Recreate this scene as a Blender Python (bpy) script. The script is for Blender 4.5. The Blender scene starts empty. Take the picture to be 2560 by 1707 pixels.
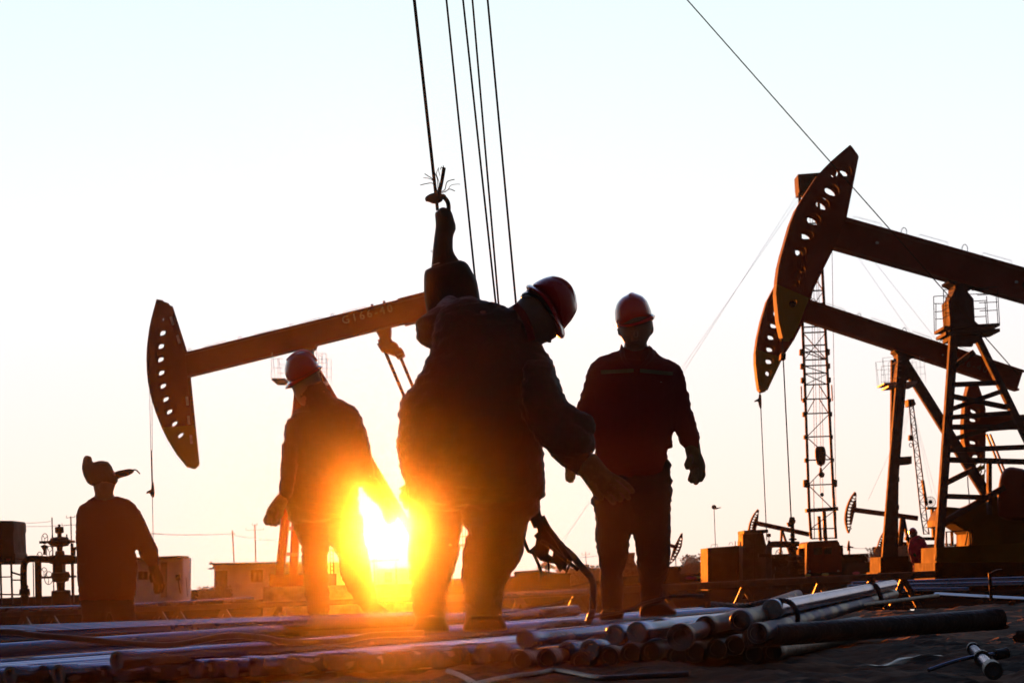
import bpy, bmesh, math, random
import numpy as np
from mathutils import Vector, Matrix, noise, geometry
random.seed(7)
SC = bpy.context.scene
COL = SC.collection
# ------------------------------------------------------------------ camera
FPX = 6044.0                       # focal length in photo pixels (85 mm on 36 mm)
EYE = Vector((0, 0, 0.42))
PITCH = math.atan(583.5 / FPX); ROLL = 0.0425
cam = bpy.data.cameras.new('camera'); CAM = bpy.data.objects.new('camera', cam); COL.objects.link(CAM)
cam.lens = 85; cam.sensor_width = 36; cam.clip_start = 0.1; cam.clip_end = 6000
cam.dof.use_dof = True; cam.dof.focus_distance = 13.0; cam.dof.aperture_fstop = 13
FW = Vector((0, math.cos(PITCH), math.sin(PITCH)))
_r0 = Vector((1, 0, 0)); _u0 = Vector((0, -math.sin(PITCH), math.cos(PITCH)))
RT = _r0 * math.cos(ROLL) - _u0 * math.sin(ROLL)
UP = _r0 * math.sin(ROLL) + _u0 * math.cos(ROLL)
FH = Vector((0, 1, 0))     # level direction away from the camera
CAM.matrix_world = Matrix.Translation(EYE) @ Matrix((RT, UP, -FW)).transposed().to_4x4()
SC.camera = CAM
# ------------------------------------------------------------------ sky, sun, exposure
EXPO = 2.0
SC.view_settings.view_transform = 'Standard'; SC.view_settings.look = 'None'
SC.view_settings.exposure = EXPO; SC.view_settings.gamma = 1.0
SC.cycles.use_denoising = True; SC.cycles.denoising_input_passes = "RGB_ALBEDO"; SC.cycles.use_adaptive_sampling = False
SC.cycles.volume_bounces = 0; SC.cycles.max_bounces = 6
def raydir(px, py): return (FW + RT * ((px - 1280) / FPX) + UP * ((853.5 - py) / FPX)).normalized()
SUNDIR = raydir(967, 1338)
SUN_EL = math.asin(SUNDIR.z); SUN_AZ = math.atan2(SUNDIR.x, SUNDIR.y)
W = bpy.data.worlds.new('World'); SC.world = W; W.use_nodes = True
nt = W.node_tree; N = nt.nodes; L = nt.links; N.clear()
def nd(t, **k):
    n = N.new(t)
    for a, b in k.items(): setattr(n, a, b)
    return n
sky = nd('ShaderNodeTexSky', sky_type='NISHITA', sun_disc=False, sun_elevation=max(SUN_EL, 0.015), sun_rotation=SUN_AZ)
bg1 = nd('ShaderNodeBackground'); bg1.inputs[1].default_value = 0.002; L.new(sky.outputs[0], bg1.inputs[0])
tc = nd('ShaderNodeTexCoord'); sx = nd('ShaderNodeSeparateXYZ'); L.new(tc.outputs['Generated'], sx.inputs[0])
rp = nd('ShaderNodeValToRGB'); e = rp.color_ramp.elements
e[0].position = 0.0; e[0].color = (.985, .845, .735, 1); e[1].position = 1.0; e[1].color = (.10, .16, .36, 1)
for p, c in ((.05, (.975, .90, .85)), (.115, (.945, .955, 1.0)), (.17, (.90, .975, 1.0)), (.235, (.82, .975, 1.0)), (.5, (.36, .50, .92))):
    q = e.new(p); q.color = (*c, 1)
L.new(sx.outputs['Z'], rp.inputs[0])
dp = nd('ShaderNodeVectorMath', operation='DOT_PRODUCT'); L.new(tc.outputs['Generated'], dp.inputs[0])
dp.inputs[1].default_value = (math.sin(SUN_AZ), math.cos(SUN_AZ), 0)
r2 = nd('ShaderNodeValToRGB'); e = r2.color_ramp.elements
mr = nd('ShaderNodeMapRange'); mr.inputs[1].default_value = -1; mr.inputs[2].default_value = 1; L.new(dp.outputs['Value'], mr.inputs[0])
e[0].position = 0; e[0].color = (.075, .078, .085, 1); e[1].position = .97; e[1].color = (1, 1, 1, 1)
for p, v in ((.40, .06), (.55, .04), (.68, .12), (.82, .55), (.93, .95)):
    q = e.new(p); q.color = (v, v, v, 1)
L.new(mr.outputs[0], r2.inputs[0])
mx = nd('ShaderNodeMix', data_type='RGBA', blend_type='MULTIPLY'); mx.inputs[0].default_value = 1
L.new(rp.outputs[0], mx.inputs[6]); L.new(r2.outputs[0], mx.inputs[7])
bg2 = nd('ShaderNodeBackground'); bg2.inputs[1].default_value = 1.02 / 2 ** EXPO; L.new(mx.outputs[2], bg2.inputs[0])
ad = nd('ShaderNodeAddShader'); L.new(bg1.outputs[0], ad.inputs[0]); L.new(bg2.outputs[0], ad.inputs[1])
wo = nd('ShaderNodeOutputWorld'); L.new(ad.outputs[0], wo.inputs[0])
SUN_E = 3.6
sl = bpy.data.lights.new('sun', 'SUN'); sl.energy = SUN_E; sl.angle = math.radians(0.7); sl.cycles.use_multiple_importance_sampling = False; sl.color = (1.0, .20, .01)
so = bpy.data.objects.new('sun', sl); COL.objects.link(so)
so.rotation_euler = (-SUNDIR).to_track_quat('-Z', 'Y').to_euler()
FLARE_DENSITY = 0.0004
# ------------------------------------------------------------------ helpers
def P(px, py, D): return EYE + (FW + RT * ((px - 1280) / FPX) + UP * ((853.5 - py) / FPX)) * D
def on_z(px, py, z):
    v = FW + RT * ((px - 1280) / FPX) + UP * ((853.5 - py) / FPX)
    return EYE + v * ((z - EYE.z) / v.z)
def gz(y):
    if y < 24: return 0.0
    t = min(1, (y - 24) / 36.0); t = t * t * (3 - 2 * t)
    return -0.45 * t
MATS = {}
def mat(name, col, rough=.6, metal=0., col2=None, nscale=6., bump=0., bscale=40., spec=.5, coat=0., fac=(.4, .65), stretch=None):
    if name in MATS: return MATS[name]
    m = bpy.data.materials.new(name); m.use_nodes = True
    t = m.node_tree; b = t.nodes['Principled BSDF']
    b.inputs['Base Color'].default_value = (*col, 1); b.inputs['Roughness'].default_value = rough
    b.inputs['Metallic'].default_value = metal; b.inputs['Specular IOR Level'].default_value = spec
    b.inputs['Coat Weight'].default_value = coat
    if metal > .5: b.inputs['Specular Tint'].default_value = (*(min(1, c * 2.5) for c in col), 1)
    co = t.nodes.new('ShaderNodeTexCoord'); mp = t.nodes.new('ShaderNodeMapping')
    t.links.new(co.outputs['Object'], mp.inputs[0])
    if stretch: mp.inputs['Scale'].default_value = stretch
    if col2 is None: col2 = tuple(c * .55 for c in col)
    nz = t.nodes.new('ShaderNodeTexNoise'); nz.inputs['Scale'].default_value = nscale; nz.inputs['Detail'].default_value = 6
    t.links.new(mp.outputs[0], nz.inputs['Vector'])
    cr = t.nodes.new('ShaderNodeValToRGB'); cr.color_ramp.elements[0].position = fac[0]; cr.color_ramp.elements[1].position = fac[1]
    cr.color_ramp.elements[0].color = (*col2, 1); cr.color_ramp.elements[1].color = (*col, 1)
    t.links.new(nz.outputs[0], cr.inputs[0]); t.links.new(cr.outputs[0], b.inputs['Base Color'])
    r = t.nodes.new('ShaderNodeMapRange'); r.inputs[3].default_value = min(1, rough * 1.35); r.inputs[4].default_value = rough * .8
    t.links.new(nz.outputs[0], r.inputs[0]); t.links.new(r.outputs[0], b.inputs['Roughness'])
    if metal > .5:      # dirt patches are not metallic
        t.links.new(cr.outputs[0], b.inputs['Base Color']); m2 = t.nodes.new('ShaderNodeMapRange'); m2.inputs[1].default_value = fac[0]; m2.inputs[2].default_value = fac[1]; m2.inputs[4].default_value = metal
        t.links.new(nz.outputs[0], m2.inputs[0]); t.links.new(m2.outputs[0], b.inputs['Metallic']); b.inputs['Specular IOR Level'].default_value = .12
    if bump:
        n2 = t.nodes.new('ShaderNodeTexNoise'); n2.inputs['Scale'].default_value = bscale; n2.inputs['Detail'].default_value = 5
        t.links.new(mp.outputs[0], n2.inputs['Vector'])
        bp = t.nodes.new('ShaderNodeBump'); bp.inputs['Strength'].default_value = bump; bp.inputs['Distance'].default_value = .02
        t.links.new(n2.outputs[0], bp.inputs['Height']); t.links.new(bp.outputs[0], b.inputs['Normal'])
    MATS[name] = m
    return m
def split_mat(name, ca, cb, n, c, rough=.75):
    """two paints meeting at a straight edge: side of the plane n.p > c (object space) gets cb"""
    m = mat(name, ca, rough, spec=.2, nscale=1.2); t = m.node_tree; b = t.nodes['Principled BSDF']
    src = b.inputs['Base Color'].links[0].from_socket
    co = t.nodes.new('ShaderNodeTexCoord'); d = t.nodes.new('ShaderNodeVectorMath'); d.operation = 'DOT_PRODUCT'
    t.links.new(co.outputs['Object'], d.inputs[0]); d.inputs[1].default_value = n
    g = t.nodes.new('ShaderNodeMath'); g.operation = 'GREATER_THAN'; g.inputs[1].default_value = c
    t.links.new(d.outputs['Value'], g.inputs[0])
    mixn = t.nodes.new('ShaderNodeMix'); mixn.data_type = 'RGBA'
    t.links.new(g.outputs[0], mixn.inputs[0]); t.links.new(src, mixn.inputs[6]); mixn.inputs[7].default_value = (*cb, 1)
    t.links.new(mixn.outputs[2], b.inputs['Base Color'])
    return m

class MB:
    def __init__(s): s.v = []; s.f = []
    def add(s, vs, fs):
        o = len(s.v); s.v += [Vector(a) for a in vs]; s.f += [tuple(i + o for i in f) for f in fs]; return s
    def box(s, c, d, ax=None):
        ax = ax or (Vector((1, 0, 0)), Vector((0, 1, 0)), Vector((0, 0, 1)))
        c = Vector(c); vs = []
        for k in (-1, 1):
            for j in (-1, 1):
                for i in (-1, 1): vs.append(c + ax[0] * (i * d[0] / 2) + ax[1] * (j * d[1] / 2) + ax[2] * (k * d[2] / 2))
        return s.add(vs, [(0, 2, 3, 1), (4, 5, 7, 6), (0, 1, 5, 4), (2, 6, 7, 3), (0, 4, 6, 2), (1, 3, 7, 5)])
    def beam(s, a, b, w, d, side=None):
        """rectangular bar a->b, w measured across in the view plane, d along the view"""
        a = Vector(a); b = Vector(b); z = b - a; ln = z.length; z.normalize()
        y = (side or FH) - z * (side or FH).dot(z); y.normalize(); x = y.cross(z)
        return s.box((a + b) / 2, (w, d, ln), (x, y, z))
    def ibeam(s, a, b, w, d, t):
        a = Vector(a); b = Vector(b); z = (b - a).normalized(); y = FH - z * FH.dot(z); y.normalize(); x = y.cross(z)
        s.beam(a, b, w - 2 * t, t)
        for k in (-1, 1): s.beam(a + x * k * (w - t) / 2, b + x * k * (w - t) / 2, t, d)
        return s
    def tube(s, pts, r, n=10, cap=True):
        pts = [Vector(p) for p in pts]; rs = r if isinstance(r, (list, tuple)) else [r] * len(pts)
        vs = []; fs = []; m = len(pts); ref = None
        for i, p in enumerate(pts):
            t = (pts[min(i + 1, m - 1)] - pts[max(i - 1, 0)]).normalized()
            if ref is None: ref = Vector((0, 0, 1)) if abs(t.z) < .9 else Vector((1, 0, 0))
            u = (ref - t * ref.dot(t)).normalized(); ref = u; v = t.cross(u)
            for k in range(n):
                a = 2 * math.pi * k / n; vs.append(p + (u * math.cos(a) + v * math.sin(a)) * rs[i])
        for i in range(m - 1):
            for k in range(n):
                k2 = (k + 1) % n; fs.append((i * n + k, i * n + k2, (i + 1) * n + k2, (i + 1) * n + k))
        if cap: fs.append(tuple(reversed(range(n)))); fs.append(tuple(range((m - 1) * n, m * n)))
        return s.add(vs, fs)
    def ball(s, c, r, k=(1, 1, 1), nu=12, nv=8, ax=None):
        c = Vector(c); ax = ax or (Vector((1, 0, 0)), Vector((0, 1, 0)), Vector((0, 0, 1))); vs = []; fs = []
        for j in range(nv + 1):
            th = math.pi * j / nv
            for i in range(nu):
                ph = 2 * math.pi * i / nu
                vs.append(c + ax[0] * (r * k[0] * math.sin(th) * math.cos(ph)) + ax[1] * (r * k[1] * math.sin(th) * math.sin(ph)) + ax[2] * (r * k[2] * math.cos(th)))
        for j in range(nv):
            for i in range(nu):
                i2 = (i + 1) % nu; fs.append((j * nu + i, (j + 1) * nu + i, (j + 1) * nu + i2, j * nu + i2))
        return s.add(vs, fs)
    def plate(s, loops, D, t, doff=0.):
        """px outline (first loop) with holes, at depth D+doff, thickness t"""
        l3 = [[Vector((p[0], p[1], 0)) for p in l] for l in loops]
        tri = geometry.tessellate_polygon(l3)
        flat = [p for l in loops for p in l]; n = len(flat)
        vs = [P(x, y, D) + FH * doff for x, y in flat] + [P(x, y, D) + FH * (doff + t) for x, y in flat]
        fs = [tuple(a) for a in tri] + [tuple(i + n for i in reversed(a)) for a in tri]
        o = 0
        for l in loops:
            m = len(l)
            for i in range(m): j = (i + 1) % m; fs.append((o + i, o + j, o + j + n, o + i + n))
            o += m
        return s.add(vs, fs)
    def inflate(s, loops, D, T, doff=0., step=2.6, inset=0., dm=None):
        """closed pillow body with the given px outline; T = half thickness in metres"""
        if not isinstance(loops[0][0], (list, tuple)): loops = [loops]
        A = []; B = []
        for l in loops:
            l = smooth_loop(l)
            for i in range(len(l)): A.append(l[i]); B.append(l[(i + 1) % len(l)])
        A = np.array(A, float); B = np.array(B, float)
        x0, y0 = A.min(0) - step; x1, y1 = A.max(0) + step
        nx = int((x1 - x0) / step) + 2; ny = int((y1 - y0) / step) + 2
        X, Y = np.meshgrid(x0 + np.arange(nx) * step, y0 + np.arange(ny) * step)
        Q = np.stack([X.ravel(), Y.ravel()], 1)
        ins = np.zeros(len(Q), bool); best = np.full(len(Q), 1e9); near = np.zeros_like(Q)
        for a, b in zip(A, B):
            cnd = (a[1] > Q[:, 1]) != (b[1] > Q[:, 1])
            if b[1] != a[1]:
                xi = (b[0] - a[0]) * (Q[:, 1] - a[1]) / (b[1] - a[1]) + a[0]; ins ^= cnd & (Q[:, 0] < xi)
            ab = b - a; tt = np.clip(((Q - a) @ ab) / max(ab @ ab, 1e-9), 0, 1); c = a + tt[:, None] * ab
            d = np.hypot(*(Q - c).T); k = d < best; best[k] = d[k]; near[k] = c[k]
        if inset: ins &= best > inset; best = np.maximum(best - inset, 0)
        ins2 = ins.reshape(ny, nx); cell = ins2[:-1, :-1] | ins2[1:, :-1] | ins2[:-1, 1:] | ins2[1:, 1:]
        dmx = dm or (best * ins).max()
        h = np.where(ins, T * np.sqrt(np.clip(1 - (1 - np.clip(best / dmx, 0, 1)) ** 2, 0, 1)), 0)
        Q = np.where(ins[:, None] | bool(inset), Q, near)
        idf = {}; idb = {}; vs = []; fs = []
        def gf(i):
            if i not in idf:
                p = P(Q[i, 0], Q[i, 1], D + doff - h[i]); idf[i] = len(vs); vs.append(p)
                if h[i] > 1e-6: idb[i] = len(vs); vs.append(P(Q[i, 0], Q[i, 1], D + doff + h[i]))
                else: idb[i] = idf[i]
            return idf[i]
        for j, i in zip(*np.nonzero(cell)):
            q = [j * nx + i, j * nx + i + 1, (j + 1) * nx + i + 1, (j + 1) * nx + i]
            fr = [gf(a) for a in q]; bk = [idb[a] for a in q]
            fs.append(tuple(fr)); fs.append(tuple(reversed(bk)))
        return s.add(vs, fs)
    def limb(s, pts, D, n=12, flat=1.0):
        """tapered limb: pts = (px, py, radius_px[, depth offset m])"""
        ps = [P(p[0], p[1], D + (p[3] if len(p) > 3 else 0)) for p in pts]; rs = [p[2] * D / FPX for p in pts]
        # round ends
        a = (ps[0] - ps[1]).normalized(); b = (ps[-1] - ps[-2]).normalized()
        ps = [ps[0] + a * rs[0] * .85, ps[0] + a * rs[0] * .5] + ps + [ps[-1] + b * rs[-1] * .5, ps[-1] + b * rs[-1] * .85]
        rs = [rs[0] * .3, rs[0] * .8] + rs + [rs[-1] * .8, rs[-1] * .3]
        return s.tube(ps, rs, n)
    def remesh(s, vox, smooth=3):
        me = s._mesh('tmp', Vector((0, 0, 0))); o = bpy.data.objects.new('tmp', me); COL.objects.link(o)
        bm = bmesh.new(); bm.from_mesh(me); bmesh.ops.remove_doubles(bm, verts=bm.verts, dist=1e-5); bmesh.ops.recalc_face_normals(bm, faces=bm.faces); bm.to_mesh(me); bm.free()
        md = o.modifiers.new('r', 'REMESH'); md.mode = 'VOXEL'; md.voxel_size = vox; md.use_smooth_shade = True
        if smooth:
            m2 = o.modifiers.new('s', 'SMOOTH'); m2.iterations = smooth; m2.factor = .5
        dg = bpy.context.evaluated_depsgraph_get(); ev = o.evaluated_get(dg); me2 = ev.to_mesh()
        r = MB(); r.v = [v.co.copy() for v in me2.vertices]; r.f = [tuple(p.vertices) for p in me2.polygons]
        r.n = [v.normal.copy() for v in me2.vertices]
        ev.to_mesh_clear(); bpy.data.objects.remove(o); bpy.data.meshes.remove(me)
        return r
    def wrinkle(s, amp, sc, st=(1, 1, 1), seed=0):
        for i, v in enumerate(s.v):
            q = Vector((v.x * st[0], v.y * st[1], v.z * st[2])) * sc + Vector((seed, 0, 0))
            w = 1 - abs(noise.noise(q)) * 2.2 + .5 * noise.noise(q * 2.3)
            q2 = Vector((v.x * .8 + v.z * .7, v.y, v.z * 1.5 - v.x * .5)) * sc * 2.6 + Vector((0, seed, 0))
            w2 = (1 - abs(noise.noise(q2)) * 2.6) * .35
            s.v[i] = v + s.n[i] * (w - .6 + w2) * amp
        return s
    def _mesh(s, name, org):
        me = bpy.data.meshes.new(name); me.from_pydata([v - org for v in s.v], [], s.f); me.update(); return me
    def build(s, name, m, parent=None, smooth=False, org=None, label=None):
        if parent is not None: o0 = parent['_o']; o0 = Vector(o0)
        else: o0 = org if org is not None else Vector((sum(v.x for v in s.v) / len(s.v), sum(v.y for v in s.v) / len(s.v), min(v.z for v in s.v)))
        me = s._mesh(name, o0)
        bm = bmesh.new(); bm.from_mesh(me); bmesh.ops.recalc_face_normals(bm, faces=bm.faces); bm.to_mesh(me); bm.free()
        if smooth:
            me.shade_smooth()
            try: me.set_sharp_from_angle(angle=math.radians(40))
            except Exception: pass
        me.materials.append(m); o = bpy.data.objects.new(name, me); COL.objects.link(o)
        if parent is not None: o.parent = parent; o['_o'] = parent['_o']
        else: o.location = o0; o['_o'] = list(o0)
        if label: o['label'] = label
        return o
def smooth_loop(l, it=1):
    for _ in range(it):
        r = []
        for i in range(len(l)):
            a = l[i]; b = l[(i + 1) % len(l)]
            r.append((a[0] * .82 + b[0] * .18, a[1] * .82 + b[1] * .18)); r.append((a[0] * .18 + b[0] * .82, a[1] * .18 + b[1] * .82))
        l = r
    return l
def thing(name, label, cat, loc, group=None):
    o = bpy.data.objects.new(name, None); COL.objects.link(o); o.location = loc; o['_o'] = list(loc)
    o.empty_display_size = .2
    return tag(o, label, cat, group)
def tag(o, label, cat, group=None):
    o['label'] = label; o['category'] = cat
    if group: o['group'] = group
    return o
def struct(o, kind='structure'): o['kind'] = kind; return o
def spline(pts, k=8):
    """Catmull-Rom through tuples"""
    out = []; n = len(pts)
    for i in range(n - 1):
        p0 = pts[max(i - 1, 0)]; p1 = pts[i]; p2 = pts[i + 1]; p3 = pts[min(i + 2, n - 1)]
        for j in range(k):
            t = j / k
            out.append(tuple(.5 * ((2 * b) + (-a + c) * t + (2 * a - 5 * b + 4 * c - d) * t * t + (-a + 3 * b - 3 * c + d) * t ** 3) for a, b, c, d in zip(p0, p1, p2, p3)))
    out.append(tuple(pts[-1])); return out
def PT(l, D): return [P(p[0], p[1], D + (p[2] if len(p) > 2 else 0)) for p in l]
def px(r, D): return r * D / FPX
# ------------------------------------------------------------------ materials
M_mud = mat('mud', (.22, .10, .05), .85, col2=(.02, .013, .010), nscale=2.2, bump=1.0, bscale=22, spec=.12)
_t = M_mud.node_tree; _b = _t.nodes['Principled BSDF']; _n = _t.nodes.new('ShaderNodeTexNoise'); _n.inputs['Scale'].default_value = .9; _n.inputs['Detail'].default_value = 3
_c = _t.nodes.new('ShaderNodeTexCoord'); _t.links.new(_c.outputs['Object'], _n.inputs['Vector'])
for _i, (_lo, _hi) in (('Roughness', (.9, .28)), ('Specular IOR Level', (.1, .6))):
    _m = _t.nodes.new('ShaderNodeMapRange'); _m.inputs[1].default_value = .68; _m.inputs[2].default_value = .74; _m.inputs[3].default_value = _lo; _m.inputs[4].default_value = _hi
    _t.links.new(_n.outputs[0], _m.inputs[0]); _t.links.new(_m.outputs[0], _b.inputs[_i])
M_soil = mat('far_soil', (.022, .017, .014), 1.0, spec=.0, nscale=.3, bump=.4, bscale=3)
M_pipe = mat('pipe_steel', (.20, .22, .285), .22, 1.0, col2=(.018, .015, .015), nscale=5, bump=.03, bscale=40, fac=(.34, .44), stretch=(1, .3, 1))
M_pipe2 = mat('pipe_dark', (.10, .11, .14), .40, 1.0, col2=(.008, .007, .008), nscale=7, bump=.06, bscale=50, fac=(.40, .55), stretch=(1, .3, 1))
M_bore = mat('pipe_bore', (.015, .012, .012), .9)
M_black = mat('black_steel', (.008, .008, .009), .7, spec=.15)
M_navy = mat('navy_paint', (.012, .024, .040), .8, spec=.1, col2=(.007, .014, .024))
M_red = mat('red_paint', (.17, .006, .008), .75, spec=.2, col2=(.10, .004, .005), nscale=1.2)
M_yel = mat('yellow_paint', (.12, .07, .008), .8, spec=.1, col2=(.05, .03, .006), nscale=1.0)
M_rail = mat('rail_grey', (.30, .31, .34), .4, .3)
M_letter = mat('letter_paint', (.55, .45, .42), .5)
M_skin = mat('skin', (.16, .085, .06), .5, col2=(.12, .06, .045))
M_jack_dark = mat('jacket_dark', (.014, .013, .013), .7, col2=(.014, .013, .013), nscale=20, spec=.3, bump=.35, bscale=60)
M_jack_red = mat('coverall_red', (.15, .009, .012), .85, col2=(.15, .009, .012), nscale=12, spec=.2, bump=.25, bscale=80)
M_trou = mat('trousers_dark', (.026, .013, .013), .9, col2=(.026, .013, .013), nscale=10, bump=.3, spec=.2)
M_helm = mat('helmet_red', (.60, .02, .025), .25, col2=(.50, .014, .02), nscale=3, coat=.5)
M_glove = mat('glove_cloth', (.13, .10, .03), .9, col2=(.09, .07, .025), nscale=30, bump=.6, bscale=120)
M_boot = mat('boot_rubber', (.012, .010, .009), .95, spec=.08)
M_hat = mat('fur_hat', (.02, .016, .014), .75, bump=.5, bscale=60)
M_rope = mat('rope_fibre', (.05, .038, .03), .9, bump=.6, bscale=200)
M_wire = mat('wire_rope', (.03, .03, .032), .5, .3)
M_rub = mat('hose_rubber', (.012, .011, .011), .45, bump=.3)
M_wall = mat('cabin_white', (.85, .82, .80), .7, col2=(.7, .66, .64), nscale=.8)
M_grey = mat('grey_wall', (.30, .26, .25), .8, nscale=1)
M_roofr = mat('roof_rust', (.35, .12, .05), .7)
M_win = mat('window_glass', (.5, .48, .45), .1)
M_frame = mat('window_frame', (.15, .09, .07), .6)
M_reed = mat('reed_stalk', (.42, .32, .22), .9)
M_brown = mat('brown_tank_paint', (.012, .006, .004), .9, spec=.1)
M_cab = mat('grey_cabinet_paint', (.035, .035, .032), .8, spec=.1)
M_conc = mat('concrete', (.28, .25, .22), .9)
M_strip = mat('reflective_strip', (.13, .12, .05), .6)
# ------------------------------------------------------------------ ground
def gh(x, y):
    a = max(0, min(1, (y - 5) / 2)); n = noise.noise(Vector((x * .9, y * .5, 0))) * .05 + noise.noise(Vector((x * 3.1, y * 1.7, 3))) * .034 + abs(noise.noise(Vector((x * 8, y * 6, 7)))) * .03 + noise.noise(Vector((x * 22, y * 16, 9))) * .012
    rough = 1.0 if y < 26 else max(.5, 1 - (y - 26) / 60)
    return gz(y) + (n - .015) * rough
def sheet(ys, x_of, nx, z):
    m = MB(); vs = []; fs = []
    for j, y in enumerate(ys):
        w = x_of(y)
        for i in range(nx + 1):
            x = -w + 2 * w * i / nx; vs.append((x, y, z(x, y)))
    for j in range(len(ys) - 1):
        for i in range(nx): a = j * (nx + 1) + i; fs.append((a, a + 1, a + nx + 2, a + nx + 1))
    return m.add(vs, fs)
ys = [-4.5, -1, 2, 4] + list(np.arange(5, 13, .03)) + list(np.arange(13, 20.76, .1))
struct(sheet(ys, lambda y: 19.5 if y < 4 else min(19.5, 1.2 + y * .26), 260, gh).build('ground', M_mud, smooth=True))
ys = [20.8] + [20.8 + .8 * 1.035 ** k * k for k in range(1, 80)] + [2500]
struct(sheet(ys, lambda y: 20 + y * .8, 150, lambda x, y: -.45 + (gz(y) + .45) * 1 + (noise.noise(Vector((x * .15, y * .15, 1))) * .10 if y < 400 else 0) - .005).build('distant_ground', M_soil, smooth=True))
# air volume added to stand in for lens-flare glow; closed box round the yard
hz = MB().box((0, 7.885, 3.2), (44, 25.8, 8.4))
hm = bpy.data.materials.new('flare_air'); hm.use_nodes = True; t = hm.node_tree; t.nodes.clear()
vp = t.nodes.new('ShaderNodeVolumePrincipled'); vp.inputs['Color'].default_value = (1, .93, .82, 1)
vp.inputs['Density'].default_value = FLARE_DENSITY; vp.inputs['Anisotropy'].default_value = .992
to = t.nodes.new('ShaderNodeOutputMaterial'); t.links.new(vp.outputs[0], to.inputs['Volume'])
struct(hz.build('flare_haze', hm), 'stuff')
# ------------------------------------------------------------------ people
def fingers(mb, D, lst):
    for f in lst: mb.limb(f, D, 8)
def person(label, D, parts, skin, cloth, gloves, boots, vox, helmet=None, extra=None, wr=.006, zfoot=.0):
    """parts: {'torso':[...],'legs':[...],'arms':[...]} lists of callables(mb, inset)"""
    body = MB()
    for fn in skin: fn(body, 0)
    for mname, m, fns in cloth: 
        for fn in fns: fn(body, 5)
    for fn in gloves[1]: fn(body, 1)
    for fn in boots: fn(body, 2)
    b = body.remesh(vox * 1.15, 2); o = b.build('person', M_skin, smooth=True); tag(o, label, 'person')
    for mname, m, fns in cloth:
        c = MB()
        for fn in fns: fn(c, 0)
        c.remesh(vox, 2).wrinkle(wr, 9, (1, 1, 2.2), random.random() * 9).build(mname, m, o, smooth=True)
    for k, fn in enumerate(gloves[1]):
        g = MB(); fn(g, 0); g.remesh(.0045, 1).build('glove', gloves[0], o, smooth=True)
    for fn in boots:
        g = MB(); fn(g, 0); g.remesh(.007, 2).build('boot', M_boot, o, smooth=True)
    return o
def INF(loop, D, T, doff=0., dm=None): return lambda mb, ins: mb.inflate(loop, D, T - (.015 if ins else 0), doff, inset=ins if ins > 1 else 0, step=2.6 if D < 20 else 2.0, dm=dm)
def LIMB(pts, D): return lambda mb, ins: mb.limb([(p[0], p[1], max(2.5, p[2] - ins * (12 / D)), *(p[3:])) for p in pts], D, 14)
def MULTI(*fns):
    def f(mb, ins):
        for g in fns: g(mb, ins)
    return f
def foot(px0, py0, px1, py1, r, D, d0=0., d1=0.): return LIMB([(px0, py0, r, d0), ((px0 + px1) / 2, (py0 + py1) / 2, r * .9, (d0 + d1) / 2), (px1, py1, r * .75, d1)], D)

# --- man 1: fur hat, far left, D 25.5
D = 25.5
torso = [(233, 1240), (215, 1254), (198, 1266), (191, 1281), (190, 1330), (192, 1390), (193, 1440), (196, 1480), (200, 1508), (333, 1510), (340, 1480), (341, 1448), (345, 1412), (342, 1393), (338, 1371), (345, 1330), (352, 1290), (340, 1262), (322, 1249), (305, 1243), (287, 1239)]
armr = [(328, 1290, 26), (347, 1325, 24), (362, 1358, 24), (374, 1384, 24), (381, 1404, 17)]
armb = [(206, 1290, 16, -.06), (203, 1350, 14, -.09), (206, 1400, 12, -.12)]
legs = [[(199, 1490), (204, 1540), (202, 1580), (206, 1592), (262, 1592), (264, 1578), (266, 1544), (275, 1520), (280, 1490)], [(262, 1490), (272, 1520), (281, 1544), (291, 1578), (296, 1592), (344, 1592), (343, 1565), (338, 1523), (334, 1490)]]
neck = INF([(233, 1190), (233, 1216), (238, 1238), (226, 1252), (262, 1262), (298, 1252), (284, 1238), (284, 1226), (292, 1204), (290, 1180), (262, 1160), (240, 1162)], D, .095)
hand = MULTI(LIMB([(381, 1404, 12), (386, 1424, 14), (393, 1444, 15), (397, 1454, 13)], D), LIMB([(402, 1450, 5.5), (408, 1463, 5), (403, 1478, 4.5)], D), LIMB([(397, 1454, 5.5, -.02), (401, 1468, 5, -.03), (396, 1481, 4.5, -.04)], D), LIMB([(391, 1454, 5, -.03), (394, 1468, 4.5, -.05), (390, 1481, 4.3, -.06)], D), LIMB([(386, 1452, 4.5, -.03), (388, 1464, 4, -.05), (387, 1475, 4, -.06)], D), LIMB([(380, 1430, 5, -.04), (376, 1443, 4.5, -.06), (380, 1453, 4, -.07)], D))
m1 = person('man in a fur hat whose ear flaps stick out, farthest left of the group', D, None, [neck, MULTI(LIMB([(252, 1215, 5, -.09), (251, 1222, 4.5, -.1)], D))],
    [('jacket', M_jack_red, [INF(torso, D, .15), LIMB(armr, D), LIMB(armb, D)]), ('trousers', M_trou, [INF(legs[0], D, .11), INF(legs[1], D, .11)])],
    (M_boot, [hand]), [foot(232, 1590, 232, 1594, 15, D, .03, -.12), foot(318, 1590, 320, 1594, 15, D, .03, -.12)], .011, wr=.006)
crown = [(231, 1157), (240, 1153), (255, 1151), (270, 1154), (279, 1164), (284, 1178), (294, 1194), (295, 1203), (288, 1212), (262, 1214), (235, 1216), (220, 1209), (209, 1189), (204, 1166), (208, 1146), (213, 1139), (220, 1138), (227, 1142), (231, 1150)]
h = MB().inflate(crown, D, .125, step=2).inflate([(212, 1144), (219, 1138), (228, 1141), (231, 1150), (226, 1162), (214, 1160)], D, .03, -.05, step=2).remesh(.01, 1).wrinkle(.004, 25).build('fur_hat', M_hat, m1, smooth=True)
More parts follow.
